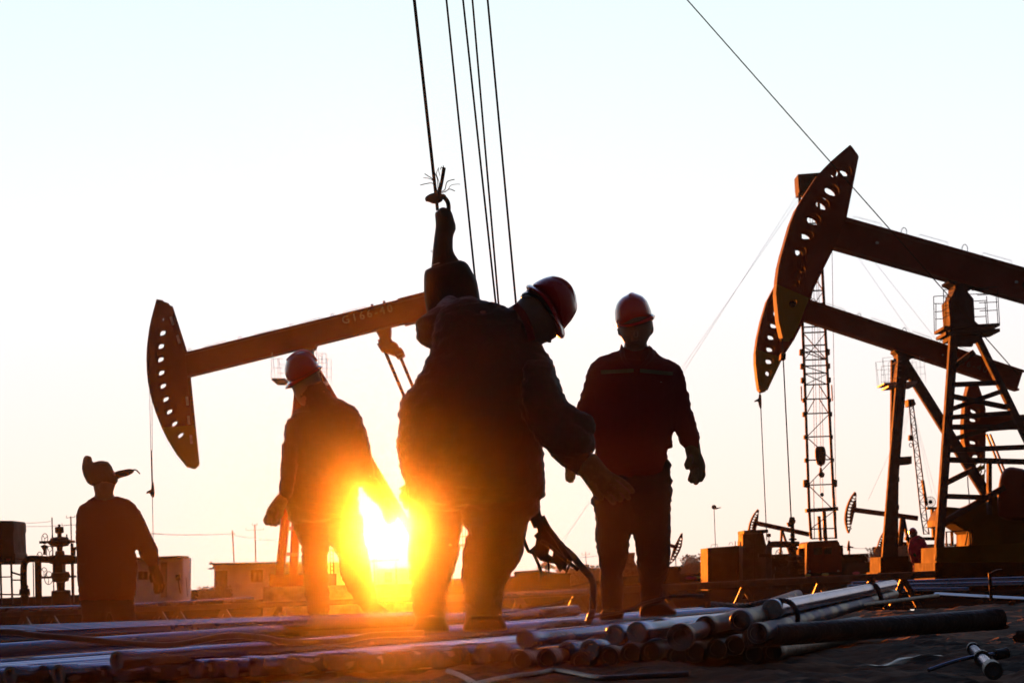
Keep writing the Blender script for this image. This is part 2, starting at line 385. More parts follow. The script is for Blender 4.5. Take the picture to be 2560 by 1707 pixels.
MB().inflate([(282, 1182), (296, 1176), (312, 1173), (325, 1171), (336, 1174), (334, 1181), (320, 1189), (304, 1193), (290, 1199)], D, .028, step=1.6).build('ear_flap', M_hat, h, smooth=True)
MB().tube(PT(spline([(334, 1173), (341, 1175), (346, 1180), (350, 1184)], 4), D), px(1.6, D), 6).build('tie_string', M_hat, h)

# --- man 2: helmet, walking, D 16.6
D = 16.6
torso = [(736, 986), (748, 1000), (757, 1013), (741, 1024), (730, 1036), (721, 1057), (714, 1080), (712, 1116), (709, 1148), (711, 1173), (707, 1198), (700, 1223), (701, 1241), (714, 1270), (722, 1300), (742, 1320), (905, 1325), (909, 1300), (897, 1282), (897, 1259), (895, 1241), (897, 1223), (899, 1203), (915, 1150), (920, 1107), (914, 1080), (906, 1050), (894, 1022), (872, 1008), (852, 998), (833, 992), (822, 976), (808, 955), (798, 938), (770, 935), (745, 960)]
armR = [(880, 1052, 27), (893, 1100, 28), (903, 1150, 28), (915, 1195, 24), (938, 1229, 21), (951, 1244, 17)]
armL = [(736, 1062, 22, -.05), (727, 1120, 22, -.1), (722, 1180, 20, -.16), (716, 1225, 18, -.2), (706, 1250, 14, -.2)]
legL = [(728, 1300), (738, 1330), (748, 1350), (753, 1368), (755, 1402), (759, 1436), (760, 1470), (766, 1510), (775, 1546), (822, 1548), (824, 1500), (821, 1460), (820, 1432), (818, 1400), (824, 1362), (832, 1320), (820, 1290)]
legR = [(810, 1290), (824, 1358), (836, 1375), (846, 1393), (851, 1433), (866, 1470), (890, 1505), (915, 1532), (950, 1526), (940, 1490), (932, 1450), (924, 1400), (918, 1362), (909, 1336), (910, 1300), (900, 1280)]
neck = INF([(736, 986), (729, 969), (727, 940), (760, 925), (799, 918), (801, 940), (814, 965), (830, 990), (835, 1012), (800, 1030), (762, 1024), (745, 1004)], D, .10)
hL = MULTI(LIMB([(706, 1246, 16, -.2), (694, 1266, 19, -.21), (684, 1284, 20, -.22)], D), LIMB([(670, 1288, 7, -.2), (664, 1300, 7, -.2), (668, 1308, 6, -.2)], D), LIMB([(678, 1292, 7, -.23), (675, 1303, 6.5, -.24), (679, 1310, 6, -.24)], D), LIMB([(687, 1294, 7, -.25), (685, 1305, 6.5, -.26), (689, 1311, 6, -.26)], D), LIMB([(696, 1290, 6.5, -.22), (695, 1301, 6, -.22), (697, 1307, 5.5, -.22)], D), LIMB([(702, 1268, 7, -.25), (703, 1284, 6.5, -.28), (697, 1294, 6, -.28)], D))
hR = MULTI(LIMB([(951, 1244, 14), (962, 1258, 17), (972, 1270, 17)], D), LIMB([(980, 1272, 7), (988, 1288, 7), (984, 1302, 6)], D), LIMB([(972, 1280, 7, -.03), (979, 1296, 7, -.04), (975, 1308, 6, -.04)], D), LIMB([(965, 1280, 6.5, -.05), (970, 1294, 6.5, -.06), (968, 1305, 6, -.06)], D), LIMB([(960, 1272, 6, -.05), (962, 1285, 5.5, -.07), (962, 1295, 5, -.07)], D), LIMB([(954, 1260, 6.5, .03), (958, 1272, 6, .05), (964, 1282, 5.5, .05)], D))
m2 = person('man in red hard hat and padded jacket striding left of the bent man', D, None, [neck, LIMB([(731, 960, 5, -.07), (726, 968, 4, -.1)], D)],
    [('jacket', M_jack_dark, [INF(torso, D, .16), LIMB(armR, D), LIMB(armL, D)]), ('trousers', M_trou, [INF(legL, D, .11, .0), INF(legR, D, .11, -.05)])],
    (M_glove, [hL, hR]), [INF([(775, 1530), (822, 1530), (826, 1545), (826, 1554), (768, 1557), (765, 1548)], D, .13, -.04, dm=9), INF([(906, 1508), (940, 1502), (960, 1518), (976, 1528), (974, 1536), (914, 1541), (906, 1528)], D, .12, -.04, dm=9)], .009, wr=.008)
dome = [(717, 897), (726, 889), (738, 883), (752, 878), (766, 877), (779, 885), (789, 899), (797, 912), (802, 922), (797, 930), (770, 945), (740, 958), (719, 953), (712, 935), (711, 920), (715, 906)]
hh = MB().inflate(dome, D, .135, step=1.8).build('hard_hat', M_helm, m2, smooth=True)
MB().inflate([(797, 912), (808, 916), (802, 924), (796, 930), (772, 944), (748, 958), (728, 970), (711, 973), (718, 957), (728, 949), (762, 936)], D, .16, step=1.6).build('brim', M_helm, hh, smooth=True)
MB().tube(PT(spline([(717, 900, -.03), (735, 884, -.05), (757, 876, -.05), (778, 884, -.04), (792, 902, -.02)], 5), D), px(3, D), 6).build('ridge', M_helm, hh, smooth=True)
MB().tube(PT(spline([(799, 930, -.09), (806, 955, -.09), (812, 968, -.08), (824, 978, -.05)], 5), D), px(1.6, D), 6).build('chin_strap', M_jack_dark, hh)

# --- man 3: bent man in the centre, D 12
D = 12.0
torso = [(1271, 771), (1254, 762), (1231, 756), (1199, 745), (1172, 741), (1145, 746), (1120, 758), (1103, 772), (1090, 800), (1080, 850), (1078, 876), (1068, 893), (1059, 914), (1044, 944), (1029, 968), (1009, 988), (999, 1010), (1000, 1025), (995, 1037), (1001, 1052), (997, 1069), (992, 1099), (992, 1116), (997, 1141), (997, 1163), (1002, 1183), (1014, 1206), (1020, 1240), (1030, 1285), (1150, 1300), (1345, 1288), (1353, 1266), (1347, 1250), (1363, 1240), (1364, 1217), (1360, 1185), (1361, 1148), (1356, 1110), (1372, 1040), (1392, 960), (1386, 924), (1379, 899), (1362, 877), (1352, 858), (1330, 800), (1293, 762)]
bulge = [(1120, 756), (1096, 766), (1071, 777), (1051, 790), (1041, 801), (1038, 825), (1043, 847), (1054, 862), (1078, 876), (1100, 890), (1140, 880), (1160, 800)]
armF = [(1330, 935, 60, -.05), (1350, 1000, 60, -.12), (1378, 1058, 57, -.2), (1412, 1094, 52, -.25), (1445, 1108, 46, -.25)]
fore = [(1362, 900), (1380, 910), (1391, 948), (1402, 978), (1424, 1008), (1446, 1025), (1472, 1034), (1488, 1050), (1486, 1090), (1487, 1120), (1478, 1150), (1450, 1192), (1432, 1177), (1417, 1167), (1399, 1160), (1380, 1138), (1357, 1108), (1320, 1050), (1300, 980), (1310, 900)]
cuffs = MULTI(LIMB([(1450, 1170, 17, -.25), (1482, 1128, 15, -.25)], D))
glv = MULTI(INF([(1484, 1130), (1503, 1150), (1519, 1171), (1534, 1183), (1540, 1200), (1530, 1225), (1505, 1248), (1490, 1243), (1473, 1222), (1455, 1195), (1440, 1180), (1455, 1150)], D, .05, -.25),
    LIMB([(1528, 1190, 10, -.25), (1552, 1202, 9, -.27), (1572, 1217, 8, -.3), (1581, 1228, 7, -.32)], D), LIMB([(1526, 1202, 10, -.27), (1548, 1218, 9, -.3), (1565, 1234, 8, -.33), (1571, 1244, 7, -.34)], D),
    LIMB([(1518, 1216, 10, -.28), (1538, 1232, 9, -.31), (1551, 1248, 8, -.34)], D), LIMB([(1508, 1228, 9, -.28), (1524, 1243, 8, -.3), (1534, 1256, 7, -.33)], D),
    LIMB([(1480, 1212, 10, -.3), (1490, 1228, 9, -.33), (1503, 1244, 8, -.33)], D))
legL = [(1020, 1250), (1024, 1285), (1026, 1320), (1021, 1345), (1020, 1385), (1026, 1440), (1031, 1495), (1036, 1545), (1040, 1562), (1114, 1562), (1112, 1530), (1113, 1490), (1128, 1440), (1142, 1412), (1150, 1390), (1149, 1345), (1156, 1308), (1180, 1250)]
legR = [(1140, 1250), (1156, 1308), (1171, 1322), (1170, 1336), (1161, 1352), (1157, 1390), (1153, 1412), (1152, 1440), (1160, 1490), (1164, 1545), (1166, 1560), (1254, 1558), (1254, 1530), (1257, 1480), (1275, 1440), (1300, 1400), (1313, 1372), (1312, 1341), (1323, 1297), (1346, 1280), (1340, 1240)]
neck = MULTI(INF([(1262, 775), (1293, 756), (1306, 740), (1318, 722), (1350, 716), (1385, 750), (1408, 800), (1404, 832), (1380, 850), (1354, 861), (1330, 870), (1290, 850)], D, .10))
m3 = person('bent man in padded jacket reaching out one gloved hand, largest and most central figure', D, None,
    [neck, LIMB([(1370, 846, 9, -.04), (1374, 853, 6, -.06)], D), LIMB([(1340, 780, 8, -.09), (1344, 792, 7, -.1)], D)],
    [('jacket', M_jack_dark, [INF(torso, D, .19), INF(bulge, D, .10, .12), LIMB([(1092, 826, 40, .15), (1110, 790, 30, .5), (1125, 760, 24, .9)], D), LIMB(armF, D), INF(fore, D, .09, -.22)]), ('trousers', M_trou, [INF(legL, D, .13, .02), INF(legR, D, .13, -.05)])],
    (M_glove, [glv]), [INF([(1040, 1538), (1113, 1538), (1118, 1558), (1126, 1572), (1122, 1580), (1034, 1581), (1028, 1573), (1036, 1556)], D, .14, -.05, dm=9), INF([(1165, 1536), (1255, 1534), (1262, 1554), (1270, 1568), (1264, 1576), (1160, 1579), (1154, 1570), (1162, 1554)], D, .14, -.08, dm=9)], .008, wr=.008)
dome = [(1330, 712), (1345, 702), (1362, 694), (1382, 689), (1400, 693), (1417, 702), (1430, 716), (1439, 734), (1443, 763), (1442, 776), (1436, 789), (1428, 802), (1420, 811), (1408, 826), (1399, 800), (1385, 765), (1368, 740), (1348, 723)]
hh = MB().inflate(dome, D, .125, step=2.4, dm=42).build('hard_hat', M_helm, m3, smooth=True)
MB().inflate([(1315, 716), (1318, 712), (1326, 711), (1345, 718), (1368, 735), (1385, 760), (1401, 795), (1411, 822), (1413, 836), (1410, 845), (1402, 847), (1388, 839), (1392, 826), (1382, 795), (1366, 765), (1348, 742), (1330, 728), (1318, 728)], D, .15, step=1.6).build('brim', M_helm, hh, smooth=True)
MB().tube(PT(spline([(1380, 694, -.05), (1405, 699, -.06), (1428, 720, -.065), (1436, 758, -.05)], 6), D), px(3, D), 6).build('ridge', M_helm, hh, smooth=True)
g = MB(); g.tube(PT(spline([(1306, 738, -.10), (1322, 735, -.115), (1350, 748, -.12), (1380, 785, -.11)], 6), D), px(3.2, D), 6).build('goggle_strap', M_jack_dark, m3)
MB().inflate([(1300, 742), (1308, 731), (1322, 726), (1334, 735), (1330, 745), (1312, 748)], D, .09, -.03, step=1.6).build('goggles', mat('goggle_lens', (.25, .25, .27), .12), m3, smooth=True)
MB().tube(PT(spline([(1290, 765, -.07), (1310, 790, -.115), (1322, 820, -.125), (1330, 850, -.12)], 6), D), px(9, D), 8).build('collar', M_jack_red, m3, smooth=True)
MB().inflate([(1018, 1205), (1008, 1213), (998, 1219), (997, 1225), (1004, 1223), (1002, 1232), (997, 1238), (998, 1254), (1005, 1251), (1008, 1270), (1020, 1275), (1030, 1240)], D, .02, -.02, step=1.6).build('pocket_rag', M_glove, m3, smooth=True)
MB().tube(PT(spline([(1016, 1207, -.06), (1019, 1240, -.07), (1025, 1262, -.08), (1022, 1290, -.08), (1028, 1320, -.09), (1024, 1345, -.09), (1021, 1385, -.1), (1024, 1450, -.1)], 5), D), px(1.3, D), 6).build('cord', M_rope, m3)

# --- man 4: right, facing the camera, D 13.5
D = 13.5
torso = [(1556, 868), (1549, 877), (1527, 881), (1506, 890), (1484, 905), (1474, 912), (1473, 925), (1474, 960), (1478, 1040), (1486, 1110), (1488, 1150), (1490, 1200), (1665, 1200), (1668, 1137), (1665, 1122), (1681, 1118), (1681, 1078), (1690, 1010), (1700, 940), (1692, 915), (1684, 905), (1662, 896), (1643, 888), (1634, 874), (1621, 866)]
armL = [(1492, 935, 24), (1484, 975, 26), (1474, 1005, 26), (1458, 1050, 24), (1440, 1110, 21), (1428, 1150, 16)]
armR = [(1682, 930, 24), (1694, 975, 24), (1703, 1020, 25), (1712, 1062, 27), (1724, 1096, 26), (1731, 1112, 21)]
handR = MULTI(LIMB([(1730, 1112, 20), (1734, 1135, 19), (1740, 1158, 22), (1744, 1170, 21)], D), LIMB([(1754, 1168, 9), (1756, 1188, 8.5), (1751, 1199, 7)], D), LIMB([(1746, 1175, 9, -.03), (1746, 1196, 8.5, -.05), (1739, 1206, 7, -.06)], D), LIMB([(1740, 1178, 9, -.05), (1735, 1196, 8, -.08), (1729, 1202, 7, -.09)], D), LIMB([(1733, 1178, 8, .02), (1728, 1192, 7.5, .03), (1725, 1199, 6.5, .03)], D), LIMB([(1724, 1148, 9, -.05), (1718, 1162, 8.5, -.08), (1719, 1168, 7, -.09)], D))
handL = MULTI(LIMB([(1430, 1146, 14), (1427, 1165, 15), (1426, 1180, 13)], D), LIMB([(1418, 1182, 6), (1418, 1194, 5.5), (1419, 1200, 5)], D), LIMB([(1424, 1184, 6, -.03), (1424, 1198, 5.5, -.04), (1425, 1203, 5, -.04)], D), LIMB([(1430, 1184, 6, -.05), (1430, 1197, 5.5, -.06), (1430, 1202, 5, -.06)], D), LIMB([(1435, 1180, 5.5, -.03), (1434, 1190, 5, -.04), (1434, 1195, 5, -.04)], D), LIMB([(1437, 1160, 6, -.06), (1438, 1174, 5.5, -.08), (1436, 1182, 5, -.09)], D))
legL = [(1486, 1180), (1482, 1236), (1478, 1253), (1481, 1262), (1485, 1270), (1490, 1307), (1488, 1330), (1492, 1374), (1499, 1414), (1502, 1460), (1506, 1520), (1510, 1540), (1556, 1540), (1558, 1487), (1556, 1440), (1563, 1405), (1569, 1390), (1571, 1370), (1575, 1340), (1580, 1322), (1590, 1250), (1580, 1180)]
legR = [(1560, 1180), (1565, 1260), (1578, 1324), (1588, 1350), (1591, 1374), (1593, 1416), (1597, 1450), (1599, 1480), (1602, 1530), (1668, 1524), (1656, 1480), (1658, 1455), (1667, 1437), (1674, 1406), (1675, 1350), (1676, 1307), (1678, 1239), (1682, 1221), (1680, 1190), (1676, 1173), (1679, 1162), (1668, 1140), (1650, 1170)]
head = INF([(1545, 806), (1547, 822), (1551, 837), (1556, 848), (1562, 858), (1572, 868), (1589, 873), (1606, 869), (1616, 858), (1624, 842), (1629, 828), (1634, 808), (1620, 770), (1590, 755), (1560, 770)], D, .115)
m4 = person('man in red hard hat and red coverall facing forward, right of the bent man', D, None,
    [head, INF([(1562, 855), (1556, 880), (1550, 895), (1590, 910), (1634, 895), (1624, 878), (1616, 855)], D, .075, .02), LIMB([(1590, 822, 4, -.11), (1590, 836, 6, -.13), (1590, 840, 5.5, -.125)], D),
     LIMB([(1546, 822, 4, .0), (1547, 836, 3.5, .0)], D), LIMB([(1632, 820, 4, .0), (1630, 834, 3.5, .0)], D), LIMB([(1580, 855, 2.5, -.10), (1590, 857, 3, -.11), (1600, 855, 2.5, -.10)], D)],
    [('coverall_jacket', M_jack_red, [INF(torso, D, .15), LIMB(armL, D), LIMB(armR, D)]), ('trousers', M_trou, [INF(legL, D, .11, .0), INF(legR, D, .11, .0)])],
    (M_glove, [handR, handL]), [INF([(1509, 1518), (1556, 1518), (1560, 1538), (1557, 1548), (1500, 1551), (1495, 1543)], D, .13, -.03, dm=9), INF([(1602, 1510), (1662, 1504), (1680, 1519), (1694, 1529), (1688, 1538), (1600, 1543), (1598, 1530)], D, .12, -.03, dm=9)], .008, wr=.008)
dome = [(1538, 800), (1537, 778), (1541, 762), (1547, 752), (1556, 743), (1566, 738), (1574, 732), (1580, 730), (1588, 733), (1606, 740), (1616, 750), (1622, 762), (1628, 778), (1630, 790), (1600, 812), (1560, 818), (1542, 812)]
hh = MB().inflate(dome, D, .13, step=1.8).build('hard_hat', M_helm, m4, smooth=True)
MB().inflate([(1537, 812), (1544, 808), (1566, 808), (1592, 802), (1616, 792), (1630, 783), (1638, 789), (1636, 797), (1628, 805), (1612, 811), (1592, 817), (1568, 822), (1550, 820), (1541, 817)], D, .155, -.02, step=1.6).build('brim', M_helm, hh, smooth=True)
MB().tube(PT(spline([(1576, 738, -.06), (1580, 757, -.11), (1583, 785, -.135)], 5), D), px(5, D), 6).build('ridge', M_helm, hh, smooth=True)
MB().inflate([(1553, 858), (1548, 878), (1553, 905), (1572, 930), (1590, 940), (1612, 925), (1640, 890), (1632, 870), (1620, 861), (1622, 885), (1592, 915), (1565, 895), (1560, 870)], D, .09, -.05, step=2).build('collar', M_jack_red, m4, smooth=True)
st = MB()
for a, b in (((1502, 930), (1584, 926)), ((1600, 926), (1682, 934))):
    st.beam(P(a[0], a[1], D - .155), P(b[0], b[1], D - .155), px(9, D), .01)
st.build('reflective_strip', M_strip, m4)
for x in (1514, 1634): MB().plate([[(x, 946), (x + 40, 946), (x + 40, 955), (x + 20, 961), (x, 955)]], D, .012, -.166).build('pocket_flap', M_jack_red, m4)
MB().beam(P(1596, 925, D - .16), P(1600, 1118, D - .16), px(7, D), .012).build('placket', M_jack_red, m4)
for x, y in ((1597, 970), (1598, 1018), (1599, 1074), (1538, 952), (1653, 953)):
    MB().ball(P(x, y, D - .155), px(3, D), (1, .5, 1)).build('button', M_rail, m4, smooth=True)

# --- man 5: red coverall in the distance
D = 62.
tor = [(2276, 1347), (2270, 1363), (2269, 1380), (2276, 1393), (2279, 1409), (2300, 1412), (2322, 1408), (2323, 1384), (2318, 1360), (2309, 1344), (2298, 1336), (2284, 1338)]
m5 = person('small distant man in bright red work clothes standing between the pumpjack legs', D, None, [INF([(2273, 1330), (2274, 1342), (2280, 1347), (2292, 1342), (2295, 1331), (2290, 1322), (2278, 1322)], D, .10), ],
    [('jacket', mat('bright_red_cloth', (.85, .02, .10), .8), [INF(tor, D, .18), LIMB([(2279, 1352, 6, -.1), (2276, 1372, 6, -.15), (2284, 1384, 5, -.25)], D)]), ('trousers', mat('bright_red_cloth', (.5, .02, .04), .8), [INF([(2281, 1405), (2284, 1440), (2288, 1462), (2304, 1462), (2304, 1430), (2304, 1405)], D, .12), INF([(2301, 1405), (2305, 1430), (2306, 1462), (2322, 1462), (2323, 1440), (2322, 1405)], D, .12)])],
    (M_glove, [LIMB([(2284, 1384, 4, -.25), (2288, 1388, 3.5, -.28)], D)]), [foot(2296, 1462, 2294, 1464, 6, D, .05, -.12), foot(2314, 1462, 2314, 1464, 6, D, .05, -.12)], .03, wr=.01)
MB().inflate([(2271, 1336), (2271, 1326), (2276, 1319), (2283, 1317), (2290, 1321), (2295, 1331), (2285, 1332)], D, .14, step=1).build('hard_hat', M_helm, m5, smooth=True)
MB().tube(PT(spline([(2292, 1348, -.2), (2300, 1344, -.2), (2312, 1348, -.18)], 4), D), px(1.3, D), 6).build('reflective_strip', M_strip, m5)
# ------------------------------------------------------------------ travelling block and its lines
D = 13.6
tb = thing('travelling_block', 'dark bottle-shaped hoist block hanging behind the bent man with a rope knotted through its top', 'hoist block', P(1130, 760, D))
MB().inflate([(1078, 668), (1063, 676), (1060, 690), (1060, 740), (1066, 776), (1075, 830), (1130, 860), (1190, 830), (1205, 790), (1199, 740), (1192, 701), (1186, 690), (1171, 662), (1162, 654), (1148, 650), (1120, 652)], D, .10, dm=12).build('block_housing', M_black, tb, smooth=True)
MB().inflate([(1087, 532), (1096, 527), (1100, 520), (1110, 518), (1122, 523), (1129, 529), (1141, 569), (1132, 592), (1132, 626), (1139, 640), (1150, 655), (1150, 675), (1078, 675), (1082, 628), (1085, 598), (1090, 564)], D, .085, .01).build('hook_shank', M_black, tb, smooth=True)
MB().tube(PT([(1078, 664, -.1), (1099, 657, -.1)], D), px(1.2, D), 6).build('cotter_pin', M_rail, tb)
MB().tube(PT([(1077, 627), (1083, 630)], D), px(1.5, D), 6).build('grease_nipple', M_rail, tb)
tag(MB().tube([P(1029 + (1094 - 1029) * k, -60 + (527 + 60) * k, D - .03) for k in np.linspace(-.9, 1, 14)], px(4.0, D), 10).build('hoisting_rope', M_rope, smooth=True), 'thickest and leftmost rope, running down to the frayed knot on the hoist block', 'rope', 'lines running up out of the picture')
k = MB()
k.inflate([(1062, 500), (1064, 492), (1075, 485), (1090, 481), (1103, 483), (1109, 492), (1106, 503), (1096, 509), (1082, 510), (1074, 506), (1068, 504)], D, .045, -.03, step=1.6)
k.tube(PT(spline([(1104, 488, -.04), (1116, 500, -.04), (1121, 512, -.03), (1121, 528, 0), (1116, 540, .02)], 6), D), px(5.5, D), 10)
k.tube(PT(spline([(1096, 485, -.05), (1080, 500, -.07), (1066, 500, -.06)], 5), D), px(4.5, D), 8)
k = k.build('rope_knot', M_rope, smooth=True); tag(k, 'frayed rope knot with loose strands tied round the shackle above the hoist block', 'knot')
MB().tube(PT(spline([(1098, 484, -.05), (1103, 462, -.05), (1107, 440, -.05), (1110, 420, -.04)], 5), D), [px(r, D) for r in np.linspace(4.2, 4.6, 16)], 8).build('cut_end', M_rope, k, smooth=True)
random.seed(3)
for pts in ([(1095, 482), (1087, 466), (1078, 458), (1051, 463)], [(1094, 480), (1084, 455), (1074, 447), (1059, 445)], [(1094, 480), (1082, 450), (1071, 441), (1062, 435)], [(1100, 481), (1112, 474), (1118, 455), (1136, 449)], [(1100, 483), (1118, 476), (1127, 464), (1140, 461), (1150, 461)], [(1101, 483), (1114, 479), (1124, 473), (1137, 478)], [(1104, 486), (1113, 488), (1115, 497)], [(1094, 480), (1098, 458), (1091, 435), (1097, 420)], [(1095, 480), (1094, 452), (1089, 437), (1087, 432)], [(1108, 424), (1104, 418), (1101, 424)], [(1110, 422), (1108, 415)], [(1100, 440), (1096, 425), (1096, 420)]):
    MB().tube(PT(spline([(a, b, random.uniform(-.08, 0)) for a, b in pts], 6), D), px(random.uniform(.7, 1.3), D), 5).build('loose_strand', M_rope, k)
for a, b, r, dd, w in (((1116, 0), (1187, 690), 2.5, 13.9, 'second rope from the left, passing just behind the right shoulder of the hoist block'), ((1157.5, 0), (1239, 756), 2.5, 13.9, 'left one of the close pair of ropes in the middle'), ((1181, 0), (1246, 756), 2.4, 14.0, 'right one of the close pair of ropes in the middle'), ((1219, 0), (1290, 760), 2.6, 13.9, 'rightmost of the steep ropes, ending by the bent man\'s collar')):
    a = Vector(a); b = Vector(b); e0 = a - (b - a) * .75; e1 = b + (b - a) * .08
    tag(MB().tube([P(*(e0 + (e1 - e0) * k), dd) for k in np.linspace(0, 1, 12)], px(r, dd), 8).build('hoisting_rope', M_rope, smooth=True), w, 'rope', 'lines running up out of the picture')
# tongs in the bent man's hands, hoses
D = 12.3
h1 = [(1323, 1294), (1334, 1319), (1343, 1319), (1344, 1329), (1335, 1338), (1341, 1346), (1338, 1362), (1324, 1374), (1313, 1345)]
h2 = [(1375, 1371), (1387, 1379), (1394, 1397), (1380, 1390), (1371, 1384)]
tg = thing('pipe_tongs', 'heavy pipe tongs hanging in front of the bent man at knee height', 'tongs', P(1360, 1400, D))
MB().plate([[(1322, 1246), (1347, 1252), (1353, 1286), (1368, 1311), (1386, 1333), (1389, 1350), (1404, 1366), (1414, 1380), (1428, 1402), (1417, 1414), (1414, 1428), (1404, 1420), (1398, 1412), (1388, 1408), (1372, 1407), (1350, 1400), (1340, 1388), (1318, 1380), (1304, 1350), (1312, 1300)], h1, h2], D, .09).build('tong_body', M_black, tg)
MB().tube(PT(spline([(1355, 1290), (1372, 1322), (1390, 1345), (1402, 1365), (1428, 1403)], 5), D - .03), px(7, D), 10).build('tong_arm', M_black, tg, smooth=True)
MB().tube(PT([(1427, 1402), (1412, 1440)], D), px(3, D), 8).build('handle', M_black, tg)
MB().tube(PT([(1371, 1400), (1372, 1440)], D), px(2.5, D), 8).build('handle', M_black, tg)
MB().tube(PT(spline([(1352, 1352), (1376, 1366), (1398, 1386), (1420, 1404), (1446, 1424)], 5), D - .06), px(5, D), 8).build('tong_arm', M_black, tg, smooth=True)
MB().tube(PT(spline([(1330, 1376), (1342, 1400), (1352, 1428), (1350, 1452)], 5), D - .02), px(4, D), 8).build('hanging_chain', M_black, tg, smooth=True)
MB().plate([[(1384, 1376), (1406, 1392), (1412, 1416), (1400, 1430), (1390, 1412), (1378, 1400)]], D - .05, .05).build('jaw', M_black, tg)
MB().tube(PT(spline([(1392, 1350), (1402, 1352), (1414, 1366), (1426, 1374)], 4), D - .1), px(2.2, D), 6).build('control_hose', M_black, tg, smooth=True)
D = 12.6
ho = MB().tube(PT(spline([(1366, 1318, -.2), (1388, 1352, -.2), (1408, 1370, -.1), (1430, 1388), (1450, 1412), (1466, 1430), (1478, 1446), (1483, 1475, .0), (1482, 1520, .1), (1470, 1555, .2)], 6), D), px(9, D), 12).build('rubber_hose', M_rub, smooth=True)
tag(ho, 'thick black hose curving down from the tongs past the right man\'s leg', 'hose')
# ------------------------------------------------------------------ pumpjacks
def slot(cx, cy, ang, L_, H_, n=12):
    """rounded hole, blunt end on the arc side"""
    o = []
    for i in range(n):
        a = 2 * math.pi * i / n; x = math.copysign(abs(math.cos(a)) ** .75, math.cos(a)) * L_; y = math.copysign(abs(math.sin(a)) ** .85, math.sin(a)) * H_ * (1 - .18 * math.cos(a))
        o.append((cx + x * math.cos(ang) - y * math.sin(ang), cy + x * math.sin(ang) + y * math.cos(ang)))
    return o
def horsehead(root, D, arc, back, holes, m, w=.5):
    h = MB(); sgn = 1 if arc[0][0] > 1280 else -1; sh = abs(arc[0][0] - 1280) * w / D
    outer = list(arc) + list(reversed(back))
    hl = []
    for (cx, cy, ang, l, hh) in holes:
        Sx, Sy = (1280 - cx) * w / D, (1437 - cy) * w / D
        hl.append(slot(cx - Sx / 2, cy - Sy / 2, ang, l + abs(Sx) * .5, hh + abs(Sy) * .5))
    hd = h.plate([outer] + hl, D, .03).build('horsehead', m, root)
    MB().plate([outer] + hl, D, .03, w).build('side_plate', m, hd)
    f = MB()
    for a, b in zip(arc[:-1], arc[1:]): f.beam(P(*a, D) + FW * (w / 2 + .015), P(*b, D) + FW * (w / 2 + .015), .05, w - .01)
    f.build('arc_plate', m, hd)
    return hd
def rods(root, a, b, D, r=1.2, m=None): MB().tube([P(*a, D), P(*b, D)], px(r, D), 6).build('polished_rod', m or M_wire, root)
def cage(root, D, plat, posts, rails, m, w=1.5, depth=1.2):
    c = MB()
    for (a, b, t) in plat: c.beam(P(*a, D), P(*b, D), px(t, D), depth)
    c.build('platform', m, root)
    for k in (-depth / 2, depth / 2):
        mid = (min(a[0] for a, b in posts) + max(a[0] for a, b in posts)) / 2
        for sd in (0, 1):
            g = MB()
            for (a, b) in posts + rails:
                if ((a[0] + b[0]) / 2 > mid) == bool(sd): g.tube([P(*a, D) + FH * k, P(*b, D) + FH * k], px(w, D) / 2, 6)
            g.build('guard_rail', m, root)
def toprails(root, D, loops, rails, r=5.):
    for x, y in loops:
        MB().tube(PT(spline([(x - r * .8, y + r, 0), (x - r * .7, y - r * .3, 0), (x, y - r, 0), (x + r * .7, y - r * .2, 0), (x + r * .7, y + r * 1.3, 0)], 4), D), px(.9, D), 6).build('lifting_eye', M_rail, root)
    for a, b, hgt in rails:
        MB().tube(PT([a, (a[0] + 2, a[1] - hgt), (b[0] - 1, b[1] - hgt), b], D), px(.6, D), 5).build('hand_bar', M_rail, root)
def text(root, s, a, size, ang, D, m=M_letter, sx=1.):
    cu = bpy.data.curves.new('t', 'FONT'); cu.body = s; cu.size = 1; cu.extrude = .004; cu.space_character = 1.42
    ob = bpy.data.objects.new('t', cu); COL.objects.link(ob); dg = bpy.context.evaluated_depsgraph_get(); me = ob.evaluated_get(dg).to_mesh()
    mb = MB(); ca, sa = math.cos(ang), math.sin(ang); vs = []
    for v in me.vertices:
        x = v.co.x * size * sx; y = v.co.y * size
        vs.append(P(a[0] + x * ca - y * sa * 1, a[1] - x * sa - y * ca, D) - FW * (v.co.z * 2 + .004))
    mb.add(vs, [tuple(p.vertices) for p in me.polygons]); bpy.data.objects.remove(ob)
    return mb.build('lettering', m, root)
# --- A: left pumpjack
D = 45.0
A = thing('pumpjack', 'large pumpjack on the left with G166-40 painted on its beam and a yellow-tipped horsehead', 'pumpjack', Vector((P(700, 1495, D).x, P(700, 1495, D).y, gz(45))), 'pumpjacks')
oA = Vector(A['_o'])
p0 = P(408, 1068, D) - oA; p1 = P(474, 1063, D) - oA; nn = ((p1 - p0).normalized().cross(FW)).normalized()
if nn.z > 0: nn = -nn
M_hA = split_mat('horsehead_paint_left', (.17, .006, .008), (.20, .13, .012), nn, nn.dot(p0))
arc = [(395, 749), (387, 778), (381, 801), (376, 825), (373, 847), (370, 873), (369, 901), (370, 930), (373, 959), (377, 980), (382, 1001), (392, 1033), (408, 1073), (421, 1100), (437, 1126), (444, 1137), (469, 1168)]
back = [(422, 758), (462, 883), (468, 942), (484, 1100), (490, 1158), (479, 1169)]
hol = [(408.5, 799, 1.5, 4, 2.5), (407, 833, 0, 7, 6), (403, 866, 0, 7, 6), (402, 899, -.1, 7, 6), (404, 932, -.15, 7, 6), (408, 965, -.2, 7, 6), (415, 998, -.3, 7, 6), (424, 1029, -.35, 7, 6), (437, 1059, -.45, 7, 6), (452, 1088, -.5, 7, 6), (465, 1118, -1.2, 4, 2.5)]
